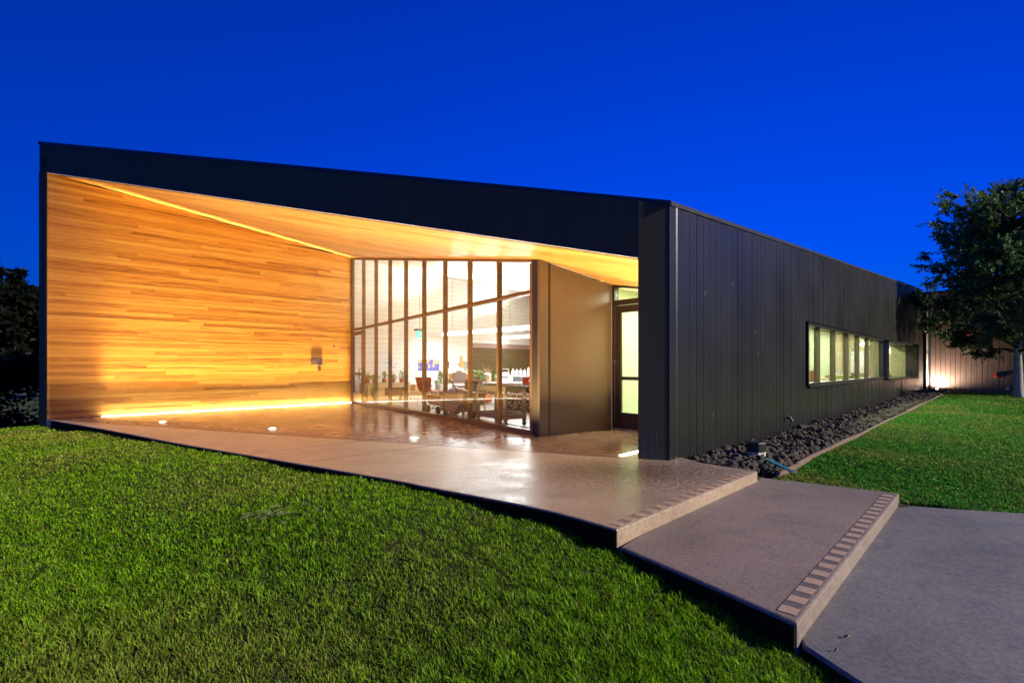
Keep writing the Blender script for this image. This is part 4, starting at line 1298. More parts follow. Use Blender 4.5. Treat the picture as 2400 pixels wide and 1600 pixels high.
# low planter cart with white wheels
pc = thing('planter_cart', 'low orange wooden planter cart with white wheels', 'cart', (-3.02, 16.45, 0), ANG_A - .25)
build('tray', MB().box(-.6, -.22, .16, .6, .22, .32), M['pine'], pc, bevel=.01)
for k in range(3): build('side_slat', MB().box(-.61, -.245, .165 + k * .055, .61, -.225, .21 + k * .055), M['pine'], pc)
for sx in (-.36, .36):
    w = build('wheel', MB().lathe((sx, -.27, .085), [(.085, -.018), (.09, 0), (.085, .018)], 18, 'Y'), M['white'], pc)
    build('hub', MB().lathe((sx, -.29, .085), [(.025, -.012), (.02, .012)], 10, 'Y'), M['black'], w)
build('axle', MB().tube([(-.36, -.26, .085), (-.36, .2, .085)], .012, 6).tube([(.36, -.26, .085), (.36, .2, .085)], .012, 6), M['black'], pc)
for i, (sx, w_, h_, mt, lab) in enumerate(((-.38, .13, .14, 'amber', 'small amber box at the left end of the planter cart'), (-.06, .12, .18, 'pine', 'pine box standing in the middle of the planter cart'),
                                   (.28, .15, .12, 'white', 'white seed tray at the right end of the planter cart'))):
    q = Vector((-3.02, 16.45, .321)) + Vector((math.cos(ANG_A - .25), math.sin(ANG_A - .25), 0)) * sx
    bx = thing('small_box', lab, 'box', tuple(q), ANG_A, 'boxes on the planter cart')
    build('box_body', MB().box(-w_, -.1, 0, w_, .1, h_), M[mt], bx, bevel=.008)
    build('box_lid', MB().box(-w_ - .01, -.11, h_, w_ + .01, .11, h_ + .02), M[mt], bx)

# posters
def wallpt(s, z, off=.022):
    return P2 + A * s + NN * off + Z * z
def poster_frame(name, label, cat, s0, s1, z0, z1, mat, group='posters on the white wall'):
    t = thing(name, label, cat, tuple(wallpt(s0, z0)), 0, group, local=False)
    build('sheet', MB().plate([wallpt(s0, z0), wallpt(s1, z0), wallpt(s1, z1), wallpt(s0, z1)], NN * .004), mat, t)
    return t
sp = poster_frame('sketch_poster', 'white poster with grey line drawings left of the map', 'poster', 1.02, 1.62, .98, 1.30, M['paper'])
mb = MB()
for k in range(10):
    u = 1.08 + random.uniform(0, .45); zz = 1.02 + random.uniform(0, .22); w_ = random.uniform(.03, .14)
    mb.plate([wallpt(u, zz, .0265), wallpt(u + w_, zz + random.uniform(-.02, .03), .0265), wallpt(u + w_, zz + .02, .0265), wallpt(u, zz + .012, .0265)], NN * .001)
build('drawing', mb, M['ink'], sp)
# world map: width 1.1 m
mp = poster_frame('world_map', 'blue and tan world map poster with a white border', 'map poster', 2.42, 3.42, .90, 1.35, M['paper'])
m0, m1, mz0, mz1 = 2.47, 3.38, .935, 1.325
mq = lambda u, v, o=.0265: wallpt(m0 + (m1 - m0) * u, mz0 + (mz1 - mz0) * v, o)
build('sea', MB().plate([mq(0, 0), mq(1, 0), mq(1, 1), mq(0, 1)], NN * .001), M['sea'], mp)
lands = [[(.02, .98), (.02, .78), (.07, .66), (.13, .72), (.19, .84), (.26, .98)],                                # east asia
         [(.02, .38), (.03, .28), (.08, .26), (.12, .30), (.11, .38), (.06, .43)],                                # australia
         [(.30, .98), (.34, .84), (.40, .72), (.44, .62), (.49, .56), (.47, .66), (.52, .78), (.56, .90), (.55, .98)],  # north america
         [(.47, .55), (.53, .52), (.58, .44), (.55, .34), (.51, .22), (.49, .14), (.48, .26), (.46, .42)],        # south america
         [(.66, .62), (.74, .62), (.80, .52), (.78, .44), (.75, .30), (.71, .24), (.69, .38), (.64, .50)],        # africa
         [(.66, .68), (.70, .84), (.74, .96), (.86, .98), (.98, .96), (.98, .74), (.92, .60), (.88, .56), (.84, .64), (.78, .62), (.74, .68)]]
mb = MB()
for L in lands: mb.plate([mq(u, v, .0278) for u, v in L], NN * .001)
build('land', mb, M['land'], mp)
# state map
tm = poster_frame('state_map', 'white poster showing a state outline fading from orange to grey', 'map poster', 4.06, 4.86, .86, 1.50, M['paper'])
tx = [(.30, .98), (.50, .98), (.50, .70), (.62, .66), (.80, .62), (.92, .60), (.94, .42), (.90, .30), (.76, .20), (.70, .02), (.62, .06), (.54, .24), (.46, .30), (.40, .22), (.34, .28), (.24, .40), (.14, .50), (.30, .52)]
ctr = wallpt(4.46, 1.18, .0265)
o = build('state_shape', MB().plate([wallpt(4.08 + .76 * u, .89 + .58 * v, .0265) for u, v in tx], NN * .002), M['state'], tm)
# re-centre so the colour gradient runs across the shape
sh = ctr - ORIGIN[tm.name]
for v in o.data.vertices: v.co -= sh
o.location = sh
wd = thing('paper_dispenser', 'small grey dispenser on the white wall right of the map', 'dispenser', tuple(wallpt(3.55, 1.02)), 0, local=False)
build('case', MB().plate([wallpt(3.56, 1.02), wallpt(3.76, 1.02), wallpt(3.76, 1.24), wallpt(3.56, 1.24)], NN * .10), M['taupe'], wd, bevel=.02, seg=2)
build('cover', MB().plate([wallpt(3.58, 1.18, .123), wallpt(3.74, 1.18, .123), wallpt(3.74, 1.25, .123), wallpt(3.58, 1.25, .123)], NN * .012), M['black'], wd)
cd = build('power_cord', MB().tube([wallpt(3.66, 1.02, .05), wallpt(3.67, .8, .03), wallpt(3.69, .5, .03)], .006, 5), M['black'], wd)
# exit sign hung from a bracket
ex = thing('exit_sign', 'lit green exit sign hanging from a bracket near the glass door', 'exit sign', tuple(Gp(1.95, 1.1, 1.92)), local=False)
q = Gp(1.98, 1.25, 1.93)
eu = Vector((.62, .78, 0)).normalized(); ev = Vector((eu.y, -eu.x, 0))
build('face', MB().plate([q, q + eu * .30, q + eu * .30 + Z * .18, q + Z * .18], ev * .03), M['exit'], ex, bevel=.004)
build('bracket', MB().plate([q + Z * .185 + eu * .02 - ev * .1, q + Z * .185 + eu * .28 - ev * .1, q + Z * .24 + eu * .28 - ev * .1, q + Z * .24 + eu * .02 - ev * .1], ev * .16), M['frame'], ex)
build('stem', MB().tube([q + Z * .24 + eu * .15, q + Z * (ceil_z(q.x, q.y) - 1.93) + eu * .15], .008, 6), M['frame'], ex)
fc = bpy.data.curves.new('exit_text', 'FONT'); fc.body = 'EXIT'; fc.size = .15; fc.align_x = 'CENTER'; fc.extrude = .001
fo = bpy.data.objects.new('exit_text', fc); COL.objects.link(fo)
bpy.context.view_layer.update()
tm_ = bpy.data.meshes.new_from_object(fo.evaluated_get(bpy.context.evaluated_depsgraph_get()))
bpy.data.objects.remove(fo)
tm_.materials.append(M['white'])
to = bpy.data.objects.new('lettering', tm_); COL.objects.link(to); to.parent = ex
mt_ = Matrix((eu, Z, ev)).transposed().to_4x4(); mt_.translation = q + eu * .15 + Z * .04 + ev * .0325 - ORIGIN[ex.name]
to.matrix_local = mt_

# stacking chairs with red shells
def shell_chair(label, x, y, rz):
    t = thing('red_chair', label, 'chair', (x, y, 0), rz, 'red shell chairs in the hall')
    mb = MB()
    outline = [(-.15, .42), (-.20, .52), (-.21, .60), (-.235, .72), (-.245, .80), (.245, .80), (.235, .72), (.21, .60), (.20, .52), (.15, .42)]
    hole = [(.055 * math.cos(k * math.pi / 5) , .72 + .035 * math.sin(k * math.pi / 5)) for k in range(10)]
    # back: ring of quads between outline and hand hole
    yb = lambda z: .18 + (z - .42) * .18
    mo = len(outline)
    vs = [(px, yb(pz), pz) for px, pz in outline] + [(px, yb(pz), pz) for px, pz in hole]
    order = sorted(range(10), key=lambda k: math.atan2(outline[k][1] - .64, outline[k][0]))
    horder = sorted(range(10), key=lambda k: math.atan2(hole[k][1] - .72, hole[k][0]))
    fs = []
    for i in range(10):
        a, b = order[i], order[(i + 1) % 10]; c_, d_ = horder[i], horder[(i + 1) % 10]
        fs.append((a, b, 10 + d_, 10 + c_))
    vs2 = [(px, py + .012, pz) for px, py, pz in vs]
    n = len(vs)
    rim = []
    for i in range(10):
        a, b = order[i], order[(i + 1) % 10]; rim.append((a, b, b + n, a + n))
        c_, d_ = 10 + horder[i], 10 + horder[(i + 1) % 10]; rim.append((c_, d_, d_ + n, c_ + n))
    mb.add(vs + vs2, fs + [tuple(j + n for j in f)[::-1] for f in fs] + rim)
    build('backrest', mb, M['red'], t)
    seat = MB().plate([(-.2, -.22, .425), (.2, -.22, .425), (.21, 0, .41), (.15, .19, .43), (-.15, .19, .43), (-.21, 0, .41)], (0, 0, .014))
    build('seat', seat, M['red'], t, bevel=.005)
    for sx in (-1, 1):
        for sy in (-1, 1):
            build('leg', MB().tube([(sx * .15, sy * .12, .41), (sx * .19, sy * .20, .22), (sx * .20, sy * .23, 0)], .011, 8), M['chrome'], t)
    build('rung', MB().tube([(-.15, -.12, .40), (.15, -.12, .40)], .01, 6).tube([(-.15, .12, .40), (.15, .12, .40)], .01, 6), M['chrome'], t)
    return t
shell_chair('red shell chair with a hand hole, in front of the planter cart', -2.30, 14.0, R(160))
shell_chair('red shell chair at the right, beyond the grey trolley', .40, 13.6, R(200))

# small dump wagon
dw = thing('garden_wagon', 'brown plastic garden wagon on spoked legs and black wheels', 'wagon', (-1.63, 11.95, 0), R(-55))
tub = MB().add([(-.30, -.19, .20), (.34, -.19, .20), (.34, .19, .20), (-.30, .19, .20), (-.42, -.26, .42), (.45, -.26, .42), (.45, .26, .42), (-.42, .26, .42),
                (-.39, -.23, .42), (.42, -.23, .42), (.42, .23, .42), (-.39, .23, .42), (-.28, -.17, .22), (.32, -.17, .22), (.32, .17, .22), (-.28, .17, .22)],
               [(3, 2, 1, 0), (0, 1, 5, 4), (1, 2, 6, 5), (2, 3, 7, 6), (3, 0, 4, 7), (4, 5, 9, 8), (5, 6, 10, 9), (6, 7, 11, 10), (7, 4, 8, 11), (8, 9, 13, 12), (9, 10, 14, 13), (10, 11, 15, 14), (11, 8, 12, 15), (12, 13, 14, 15)])
build('tub', tub, M['brown_tub'], dw, bevel=.012, seg=2)
for sx in (-.24, .28):
    for sy in (-.25, .25):
        w = build('wheel', MB().lathe((sx, sy, .095), [(.07, -.03), (.095, -.02), (.095, .02), (.07, .03)], 16, 'Y'), M['rubber'], dw)
        build('hub', MB().lathe((sx, sy + (.035 if sy > 0 else -.035), .095), [(.045, -.006), (.035, .006)], 12, 'Y'), M['taupe'], w)
build('undercarriage', MB().tube([(-.24, -.25, .095), (-.24, .25, .095)], .012, 6).tube([(.28, -.25, .095), (.28, .25, .095)], .012, 6)
      .tube([(-.24, -.15, .095), (-.10, -.12, .20)], .012, 6).tube([(.28, -.15, .095), (.14, -.12, .20)], .012, 6).tube([(-.24, .15, .095), (-.10, .12, .20)], .012, 6), M['taupe'], dw)
build('draw_handle', MB().tube([(-.40, 0, .25), (-.62, 0, .55), (-.68, 0, .62)], .012, 6).tube([(-.68, -.08, .62), (-.68, .08, .62)], .014, 6), M['black'], dw)
# taupe tilt truck
tt = thing('tilt_truck', 'taupe plastic tilt truck with sloped nose close to the glass', 'tilt truck', (-1.02, 10.55, 0), R(-52))
prof = [(-.44, .16), (.12, .16), (.22, .24), (.44, .45), (.50, .56), (-.48, .56)]
tb_ = MB().plate([(x, -.27, z) for x, z in prof], (0, .54, 0))
# hollow: open top made by an inner skin
inn = [(-.41, .20), (.10, .20), (.40, .46), (.46, .562), (-.45, .562)]
build('body', tb_, M['taupe'], tt, bevel=.015, seg=2)
build('rim', MB().tube([(-.49, -.28, .56), (.51, -.28, .56), (.51, .28, .56), (-.49, .28, .56), (-.49, -.28, .56)], .018, 8), M['taupe'], tt)
for sy in (-.24, .24):
    build('wheel', MB().lathe((.02, sy, .11), [(.08, -.025), (.11, -.018), (.11, .018), (.08, .025)], 16, 'Y'), M['rubber'], tt)
build('caster', MB().lathe((-.36, 0, .05), [(.04, -.015), (.05, 0), (.04, .015)], 12, 'Y').box(-.38, -.03, .09, -.30, .03, .16), M['rubber'], tt)
build('leg_frame', MB().box(.28, -.20, .0, .32, -.16, .33).box(.28, .16, 0, .32, .20, .33).box(-.12, -.28, .06, .16, -.26, .15), M['taupe'], tt)
hp = thing('cloth_heap', 'heap of white and orange cloths piled in the tilt truck', 'cloth pile', (-1.08, 10.62, .561), R(-52))
mb = MB()
r = np.random.default_rng(11)
for nm, mt, c_, rr in (('white_cloth', 'paper', (-.18, 0, 0), .22), ('orange_cloth', 'orange', (.08, .02, .0), .15), ('pale_cloth', 'pine', (.24, -.06, 0), .13)):
    v = IV * np.array([rr, rr * .9, rr * .52]) * (1 + r.uniform(-.16, .16, (len(IV), 1))) + np.array(c_)
    v[:, 2] = np.maximum(v[:, 2], 0)
    build(nm, MB().add(v.tolist(), IF), M[mt], hp, smooth=True)
st_ = build('scoop_handle', MB().tube([Vector((-1.14, 10.56, .60)), Vector((-1.28, 10.72, .80))], .012, 6).tube([Vector((-1.28, 10.72, .80)), Vector((-1.36, 10.74, .82)), Vector((-1.38, 10.73, .74))], .011, 6), M['black'])
tag(st_, 'thin dark tool handle sticking out of the cloth heap', 'tool handle')

# utility cart
uc_dir = math.atan2(-.70, .55)
uc = thing('utility_cart', 'grey taupe two shelf trolley on black casters behind the glass', 'trolley', (-.215, 9.70, 0), uc_dir)
L2, W2 = .46, .24
def tray(z0, z1):
    t_ = .02
    mb = MB()
    mb.box(-L2, -W2, z0, L2, W2, z0 + .03)
    mb.box(-L2, -W2, z0 + .03, L2, -W2 + t_, z1).box(-L2, W2 - t_, z0 + .03, L2, W2, z1)
    mb.box(-L2, -W2 + t_, z0 + .03, -L2 + t_, W2 - t_, z1).box(L2 - t_, -W2 + t_, z0 + .03, L2, W2 - t_, z1)
    return mb
build('top_tray', tray(.63, .735), M['taupe'], uc, bevel=.006)
build('bottom_tray', tray(.135, .235), M['taupe'], uc, bevel=.006)
for sx in (-1, 1):
    for sy in (-1, 1):
        x, y = sx * (L2 - .025), sy * (W2 - .022)
        build('leg', MB().box(x - .035, y - .03, .10, x + .035, y + .03, .63), M['taupe'], uc, bevel=.008)
        w = build('caster', MB().lathe((x, y, .05), [(.04, -.017), (.05, -.012), (.05, .012), (.04, .017)], 16, 'Y'), M['rubber'], uc)
        build('caster_fork', MB().box(x - .02, y - .026, .05, x + .02, y - .02, .10).box(x - .02, y + .02, .05, x + .02, y + .026, .10), M['chrome'], w)
build('push_handle', MB().tube([(-L2, -.16, .70), (-L2 - .07, -.16, .73), (-L2 - .07, .16, .73), (-L2, .16, .70)], .014, 8), M['taupe'], uc)

# white cubby shelf with drawers, jugs on it
cs_o = Vector((-.55, 17.2, 0))
cs = thing('cubby_shelf', 'long low white cubby shelf with pale drawers', 'shelf', tuple(cs_o), R(-18))
CL = 2.3
fr2 = MB().box(0, 0, .75, CL, .38, .78).box(0, 0, .05, CL, .38, .08).box(.002, .362, .08, CL - .002, .38, .75)
for k in range(6): fr2.box(k * (CL - .02) / 5, .001, .08, k * (CL - .02) / 5 + .02, .36, .75)
for z in (.31, .53): fr2.box(.021, .004, z, CL - .021, .359, z + .018)
build('carcass', fr2, M['white'], cs)
for k in range(5):
    for j in range(3):
        x0 = k * (CL - .02) / 5 + .03; x1 = x0 + (CL - .02) / 5 - .04; z0 = (.085, .335, .555)[j]
        if (k * 3 + j) % 4 != 1:
            build('drawer', MB().box(x0, .01, z0, x1, .30, z0 + .15), M['paper'], cs, bevel=.006)
r2 = lambda u, v, z=0: cs_o + Vector((math.cos(R(-18)) * u - math.sin(R(-18)) * v, math.sin(R(-18)) * u + math.cos(R(-18)) * v, z))
for k, lab in enumerate(('first', 'second', 'third', 'fourth', 'fifth')):
    q = r2(.56 + k * .135, .16, .781)
    j = thing('white_jug', 'white plastic jug on the cubby shelf, %s from the left' % lab, 'jug', tuple(q), R(20 * k), 'white jugs in a row on the shelf')
    h = .22 + (.05 if k == 4 else 0)
    build('jug_body', MB().lathe((0, 0, 0), [(.05, 0), (.056, .01), (.056, h * .6), (.03, h * .85), (.018, h * .9), (.018, h)], 12), M['white'], j)
    build('jug_handle', MB().tube([(.05, 0, h * .55), (.075, 0, h * .62), (.06, 0, h * .78), (.028, 0, h * .84)], .007, 6), M['white'], j)
    build('jug_cap', MB().lathe((0, 0, h), [(.021, 0), (.021, .02)], 10), M['ink'] if k % 2 else M['white'], j)
q = r2(.28, .16, .781)
tub_ = thing('handled_caddy', 'white caddy with an arched handle on the shelf', 'caddy', tuple(q), R(-18))
build('caddy_box', MB().box(-.13, -.08, 0, .13, .08, .11), M['white'], tub_, bevel=.006)
build('caddy_handle', MB().tube([(-.13, 0, .10), (-.12, 0, .22), (.12, 0, .22), (.13, 0, .10)], .01, 6), M['white'], tub_)
q = r2(1.32, .2, .781)
pot_plant('small green plant at the right end of the white shelf', q.x, q.y, q.z, .06, .09, .10, .14, M['leaf'], seed=21, pot_mat=M['black'], leafsize=.07)

# white tables with odds and ends
def table(label, x, y, rz, lx, ly, h, mt, top='white'):
    t = thing('work_table', label, 'table', (x, y, 0), rz, 'tables in the hall')
    build('table_top', MB().box(-lx, -ly, h - .03, lx, ly, h), M[top], t, bevel=.004)
    for sx in (-1, 1):
        for sy in (-1, 1):
            build('leg', MB().box(sx * (lx - .06) - .02, sy * (ly - .06) - .02, 0, sx * (lx - .06) + .02, sy * (ly - .06) + .02, h - .03), M[mt], t)
    build('apron', MB().box(-lx + .06, -ly + .03, h - .11, lx - .06, -ly + .045, h - .03), M['pine'], t)
    return t
table('white topped work table at the right in front of the cubby shelf', -.25, 15.0, R(-10), .62, .33, .63, 'chrome')
table('white topped work table at the left by the white wall', -1.95, 16.6, R(30), .72, .33, .66, 'chrome')
q = Vector((-.72, 14.95, .631))
br = thing('branch_vase', 'bare branches in a wicker basket on the right table', 'branches', tuple(q), 0)
build('basket', MB().lathe((0, 0, 0), [(.09, 0), (.12, .08), (.115, .17), (.10, .19)], 12), M['straw'], br)
mb = MB(); r = np.random.default_rng(5)
for k in range(9):
    a = r.uniform(0, 6.28); sp_ = r.uniform(.05, .17); hh = r.uniform(.35, .58)
    p1 = Vector((math.cos(a) * sp_ * .5, math.sin(a) * sp_ * .5, hh * .55)); p2 = Vector((math.cos(a) * sp_, math.sin(a) * sp_, hh))
    mb.tube([(0, 0, .12), p1, p2], [.009, .006, .003], 5)
    for e in (-1, 1): mb.tube([p1, p1 + Vector((e * .06, .03 * e, .12))], [.005, .002], 4)
build('branches', mb, M['straw'], br)
build('lining', MB().lathe((0, 0, .18), [(.10, 0), (.12, .05), (.05, .09)], 10), M['paper'], br)
q = Vector((-1.02, 14.75, .631)); pot_plant('bushy bright green plant left of the bare branches', -.98, 14.72, .631 - .0, .10, .09, .22, .30, M['leaf'], n=90, seed=31, leafsize=.10)
pot_plant('small green plant in an orange pot right of the bare branches', -.44, 15.05, .631, .06, .11, .12, .20, M['leaf'], n=34, seed=33, leafsize=.08)
pot_plant('tall leafy plant on the floor behind the red chair', -2.20, 15.7, 0, .13, .55, .20, .46, M['leaf'], n=50, seed=37, pot_mat=M['white'], leafsize=.14)
for i, (x, y, mt, h_, lab) in enumerate(((-1.95, 16.5, 'amber', .20, 'brown box on the left work table'), (-1.72, 16.65, 'pine', .26, 'tall pine box on the left work table'), (-1.5, 16.8, 'red', .17, 'red tin on the left work table'),
                                 (-2.2, 16.4, 'white', .12, 'low white box on the left work table'), (-.05, 14.95, 'paper', .20, 'white desk calendar on the right work table'))):
    bx = thing('table_item', lab, 'box', (x, y, .661 if y > 15.5 else .631), R(25 * i), 'boxes on the work tables')
    build('box_body', MB().box(-.09, -.06, 0, .09, .06, h_), M[mt], bx, bevel=.006)
    build('box_lid', MB().box(-.095, -.065, h_, .095, .065, h_ + .018), M['white'], bx)
# office chair
oc = thing('office_chair', 'brown mesh office chair behind the work table', 'office chair', (-1.62, 15.9, 0), R(10))
build('backrest', MB().plate([(-.20, .18, .58), (.20, .18, .58), (.24, .22, .80), (.20, .24, .90), (-.20, .24, .90), (-.24, .22, .80)], (0, .03, 0)), M['mesh_brown'], oc, bevel=.01)
build('seat', MB().box(-.24, -.24, .44, .24, .22, .50), M['mesh_brown'], oc, bevel=.03, seg=2)
build('column', MB().tube([(0, 0, .08), (0, 0, .44)], .03, 8), M['black'], oc)
for k in range(5):
    a = k * 2 * math.pi / 5
    build('base_arm', MB().tube([(0, 0, .11), (math.cos(a) * .28, math.sin(a) * .28, .07)], [.025, .018], 6).lathe((math.cos(a) * .28, math.sin(a) * .28, 0), [(.02, 0), (.028, .03), (.02, .06)], 8), M['black'], oc)
build('headrest', MB().box(-.08, .23, .90, .08, .26, .95), M['mesh_brown'], oc, bevel=.01)
# A-frame board
af = thing('easel_board', 'wooden A frame chalkboard standing by the trolley', 'chalkboard', (-.92, 12.3, 0), R(-22))
for sy, sl_ in ((-1, 1), (1, -1)):
    f_ = MB()
    P_ = lambda u, z, o=0: (u, sy * (.03 + (.78 - z) * .28) + o, z)
    for (u0, u1, z0, z1) in ((-.20, -.165, 0, .78), (.165, .20, 0, .78), (-.165, .165, .74, .78), (-.165, .165, .14, .18)):
        f_.plate([P_(u0, z0), P_(u1, z0), P_(u1, z1), P_(u0, z1)], (0, sy * .022, 0))
    fo_ = build('board_frame', f_, M['pine'], af)
    build('writing_surface', MB().plate([P_(-.164, .182), P_(.164, .182), P_(.164, .738), P_(-.164, .738)], (0, sy * .012, 0)), M['slate'], af)
mb = MB()
for k in range(8):
    zz = .26 + k * .058
    yy = -(.03 + (.78 - zz) * .28) - .0145
    w_ = random.uniform(.07, .14)
    mb.plate([(-w_, yy, zz), (w_, yy, zz), (w_, yy + .003, zz + .012), (-w_, yy + .003, zz + .012)], (0, -.001, 0))
build('chalk_writing', mb, M['paper'], af)
# orange bag
v = IV * np.array([.27, .20, .21]) * (1 + np.random.default_rng(2).uniform(-.12, .12, (len(IV), 1)))
v[:, 2] = np.maximum(v[:, 2], -.15) + .15
ob = thing('orange_beanbag', 'orange bag slumped on the floor behind the trolley', 'bag', (-.80, 15.0, 0), .3)
build('bag_body', MB().add(v.tolist(), IF), M['orange'], ob, smooth=True)
build('bag_tie', MB().tube([(-.12, 0, .30), (-.15, .02, .40), (-.10, .05, .44)], [.03, .02, .035], 6), M['orange'], ob)
# dotted sofa
sf = thing('dotted_sofa', 'dark brown sofa with pale dots and white piping', 'sofa', (.22, 12.55, 0), R(-28))
build('sofa_base', MB().box(-.42, -.30, .03, .62, .36, .30), M['pattern'], sf, bevel=.015)
build('seat_cushion', MB().box(-.42, -.31, .335, .62, .16, .43), M['pattern'], sf, bevel=.03, seg=2)
build('piping', MB().box(-.43, -.325, .30, .63, .37, .335), M['white'], sf, bevel=.01)
build('sofa_back', MB().box(-.42, .16, .335, .62, .36, .62), M['pattern'], sf, bevel=.04, seg=2)
build('foot', MB().box(-.40, -.28, 0, -.34, -.22, .03).box(.54, -.28, 0, .60, -.22, .03).box(-.40, .28, 0, -.34, .34, .03).box(.54, .28, 0, .60, .34, .03), M['black'], sf)
# linear pendants
def pendant(label, a, b, z, dz):
    a, b = Vector((*a, z)), Vector((*b, z))
    t = thing('pendant_light', label, 'pendant light', tuple((a + b) / 2), 0, 'linear pendant lights in the hall', local=False)
    d_ = (b - a).normalized(); q = Vector((-d_.y, d_.x, 0)) * .05
    build('diffuser', MB().plate([a - q, b - q, b + q, a + q], (0, 0, dz)), M['led_cool'], t)
    build('housing', MB().plate([a - q * .8 + Z * dz, b - q * .8 + Z * dz, b + q * .8 + Z * dz, a + q * .8 + Z * dz], (0, 0, .03)), M['white'], t)
    for u in (.1, .9):
        p = a + (b - a) * u
        build('cable', MB().tube([p + Z * dz, Vector((p.x, p.y, ceil_z(p.x, p.y)))], .004, 5), M['black'], t)
    return (a + b) / 2, (b - a).length, d_
HALL = (0.90, 0.95, 1.0)
c1, l1, d1 = pendant('long white pendant light reaching towards the glass from the white wall', (-2.35, 17.4), (1.3, 13.3), 2.12, .10)
c2, l2, d2 = pendant('second white pendant light farther back in the hall', (-.42, 20.3), (3.0, 16.6), 2.16, .10)
for c_, l_, dd, pw in ((c1, l1, d1, 230), (c2, l2, d2, 110)):
    area('pendant_glow', c_ + Z * .16, Z - Vector((0, .55, 0)), l_, .12, pw * .60, HALL, 180, dd)
    area('pendant_glow', c_ - Z * .03, -Z, l_, .12, pw * .22, HALL, 180, dd)

# ------------------------------------------------------------------ things in the corridor room
def corr_lamp(label, s, n, z):
    p = W(s, n, z)
    t = thing('globe_pendant', label, 'pendant light', tuple(p), 0, 'white pendant lights in the corridor')
    build('shade', MB().lathe((0, 0, -.10), [(.08, 0), (.16, .04), (.17, .12), (.12, .19), (.03, .21)], 16), M['led_cool'], t)
    build('cable', MB().tube([(0, 0, .10), (0, 0, 2.55 - z)], .006, 5), M['black'], t)
corr_lamp('white pendant lamp seen through the fifth ribbon pane, higher one', 20.2, -1.35, 2.02)
corr_lamp('white pendant lamp seen through the fifth ribbon pane, lower one', 20.9, -1.15, 1.72)
corr_lamp('white pendant lamp seen through the bay window', 20.6, -.62, 1.72)
GREENISH = (0.94, 1.0, 0.84)
area('corridor_glow', W(12.0, -1.3, 2.5), -Z, 19, .4, 300, GREENISH, 180, A)
wb = thing('whiteboard', 'white board on the tan end wall behind the ribbon window', 'whiteboard', tuple(W(21.59, -1.9, .7)), local=False)
build('board', MB().plate([W(21.595, -2.1, .80), W(21.595, -1.1, .80), W(21.595, -1.1, 1.75), W(21.595, -2.1, 1.75)], -A * .02), M['paper'], wb)
build('board_frame', MB().plate([W(21.57, -2.13, .76), W(21.57, -1.07, .76), W(21.57, -1.07, .795), W(21.57, -2.13, .795)], -A * .03), M['chrome'], wb)
bc = thing('brown_box_chair', 'square brown chair in the corridor behind the second pane', 'chair', tuple(W(11.3, -.95, 0)), ANG_A)
build('seat', MB().box(-.28, -.28, .38, .28, .28, .50), M['brown_tub'], bc, bevel=.02)
build('backrest', MB().box(-.28, .20, .50, .28, .29, .98), M['brown_tub'], bc, bevel=.02)
for sx in (-.24, .24):
    for sy in (-.24, .24): build('leg', MB().box(sx - .025, sy - .025, 0, sx + .025, sy + .025, .38), M['black'], bc)
ct = thing('corridor_table', 'table with a dark clutter top behind the third pane', 'table', tuple(W(13.6, -1.05, 0)), ANG_A)
build('table_top', MB().box(-1.3, -.4, .70, 1.3, .4, .74), M['pine'], ct, bevel=.005)
for sx in (-1.2, 1.2):
    for sy in (-.34, .34): build('leg', MB().box(sx - .03, sy - .03, 0, sx + .03, sy + .03, .70), M['black'], ct)
hm = thing('coat_heap', 'dark heap of coats and bags lying on the corridor table', 'coats', tuple(W(13.4, -1.0, .741)), ANG_A)
for k, (cx, rr) in enumerate(((-.5, .22), (0.05, .24), (.6, .20))):
    v = IV * np.array([rr * 1.6, rr, rr * .9]) * (1 + np.random.default_rng(60 + k).uniform(-.25, .25, (len(IV), 1)))
    v[:, 2] = np.maximum(v[:, 2], 0); v[:, 0] += cx
    build('coat', MB().add(v.tolist(), IF), M['mesh_brown'], hm)
ol = thing('olive_stool', 'olive yellow cube stool in front of the corridor table', 'stool', tuple(W(12.4, -.62, 0)), ANG_A)
build('cushion', MB().box(-.24, -.22, .30, .24, .22, .84), M['olive'], ol, bevel=.03, seg=2)
build('plinth', MB().box(-.20, -.18, 0, .20, .18, .30), M['black'], ol)
rc = thing('red_cushion', 'red cushion on the ledge inside the bay window', 'cushion', tuple(W(16.7, -.1, BZ0 + .061)), ANG_A)
v = IV * np.array([.35, .14, .07]); v[:, 2] += .07
build('cushion_body', MB().add(v.tolist(), IF), M['red'], rc, smooth=True)
build('cushion_button', MB().lathe((0, 0, .135), [(.02, 0), (.012, .008)], 8), M['brown_tub'], rc)

# ------------------------------------------------------------------ trees
def set_tone(me, cols):
    at = me.color_attributes.new('tone', 'FLOAT_COLOR', 'POINT')
    c = np.ones((len(me.vertices), 4), np.float32)
    c[:, :3] = cols
    at.data.foreach_set('color', c.ravel())

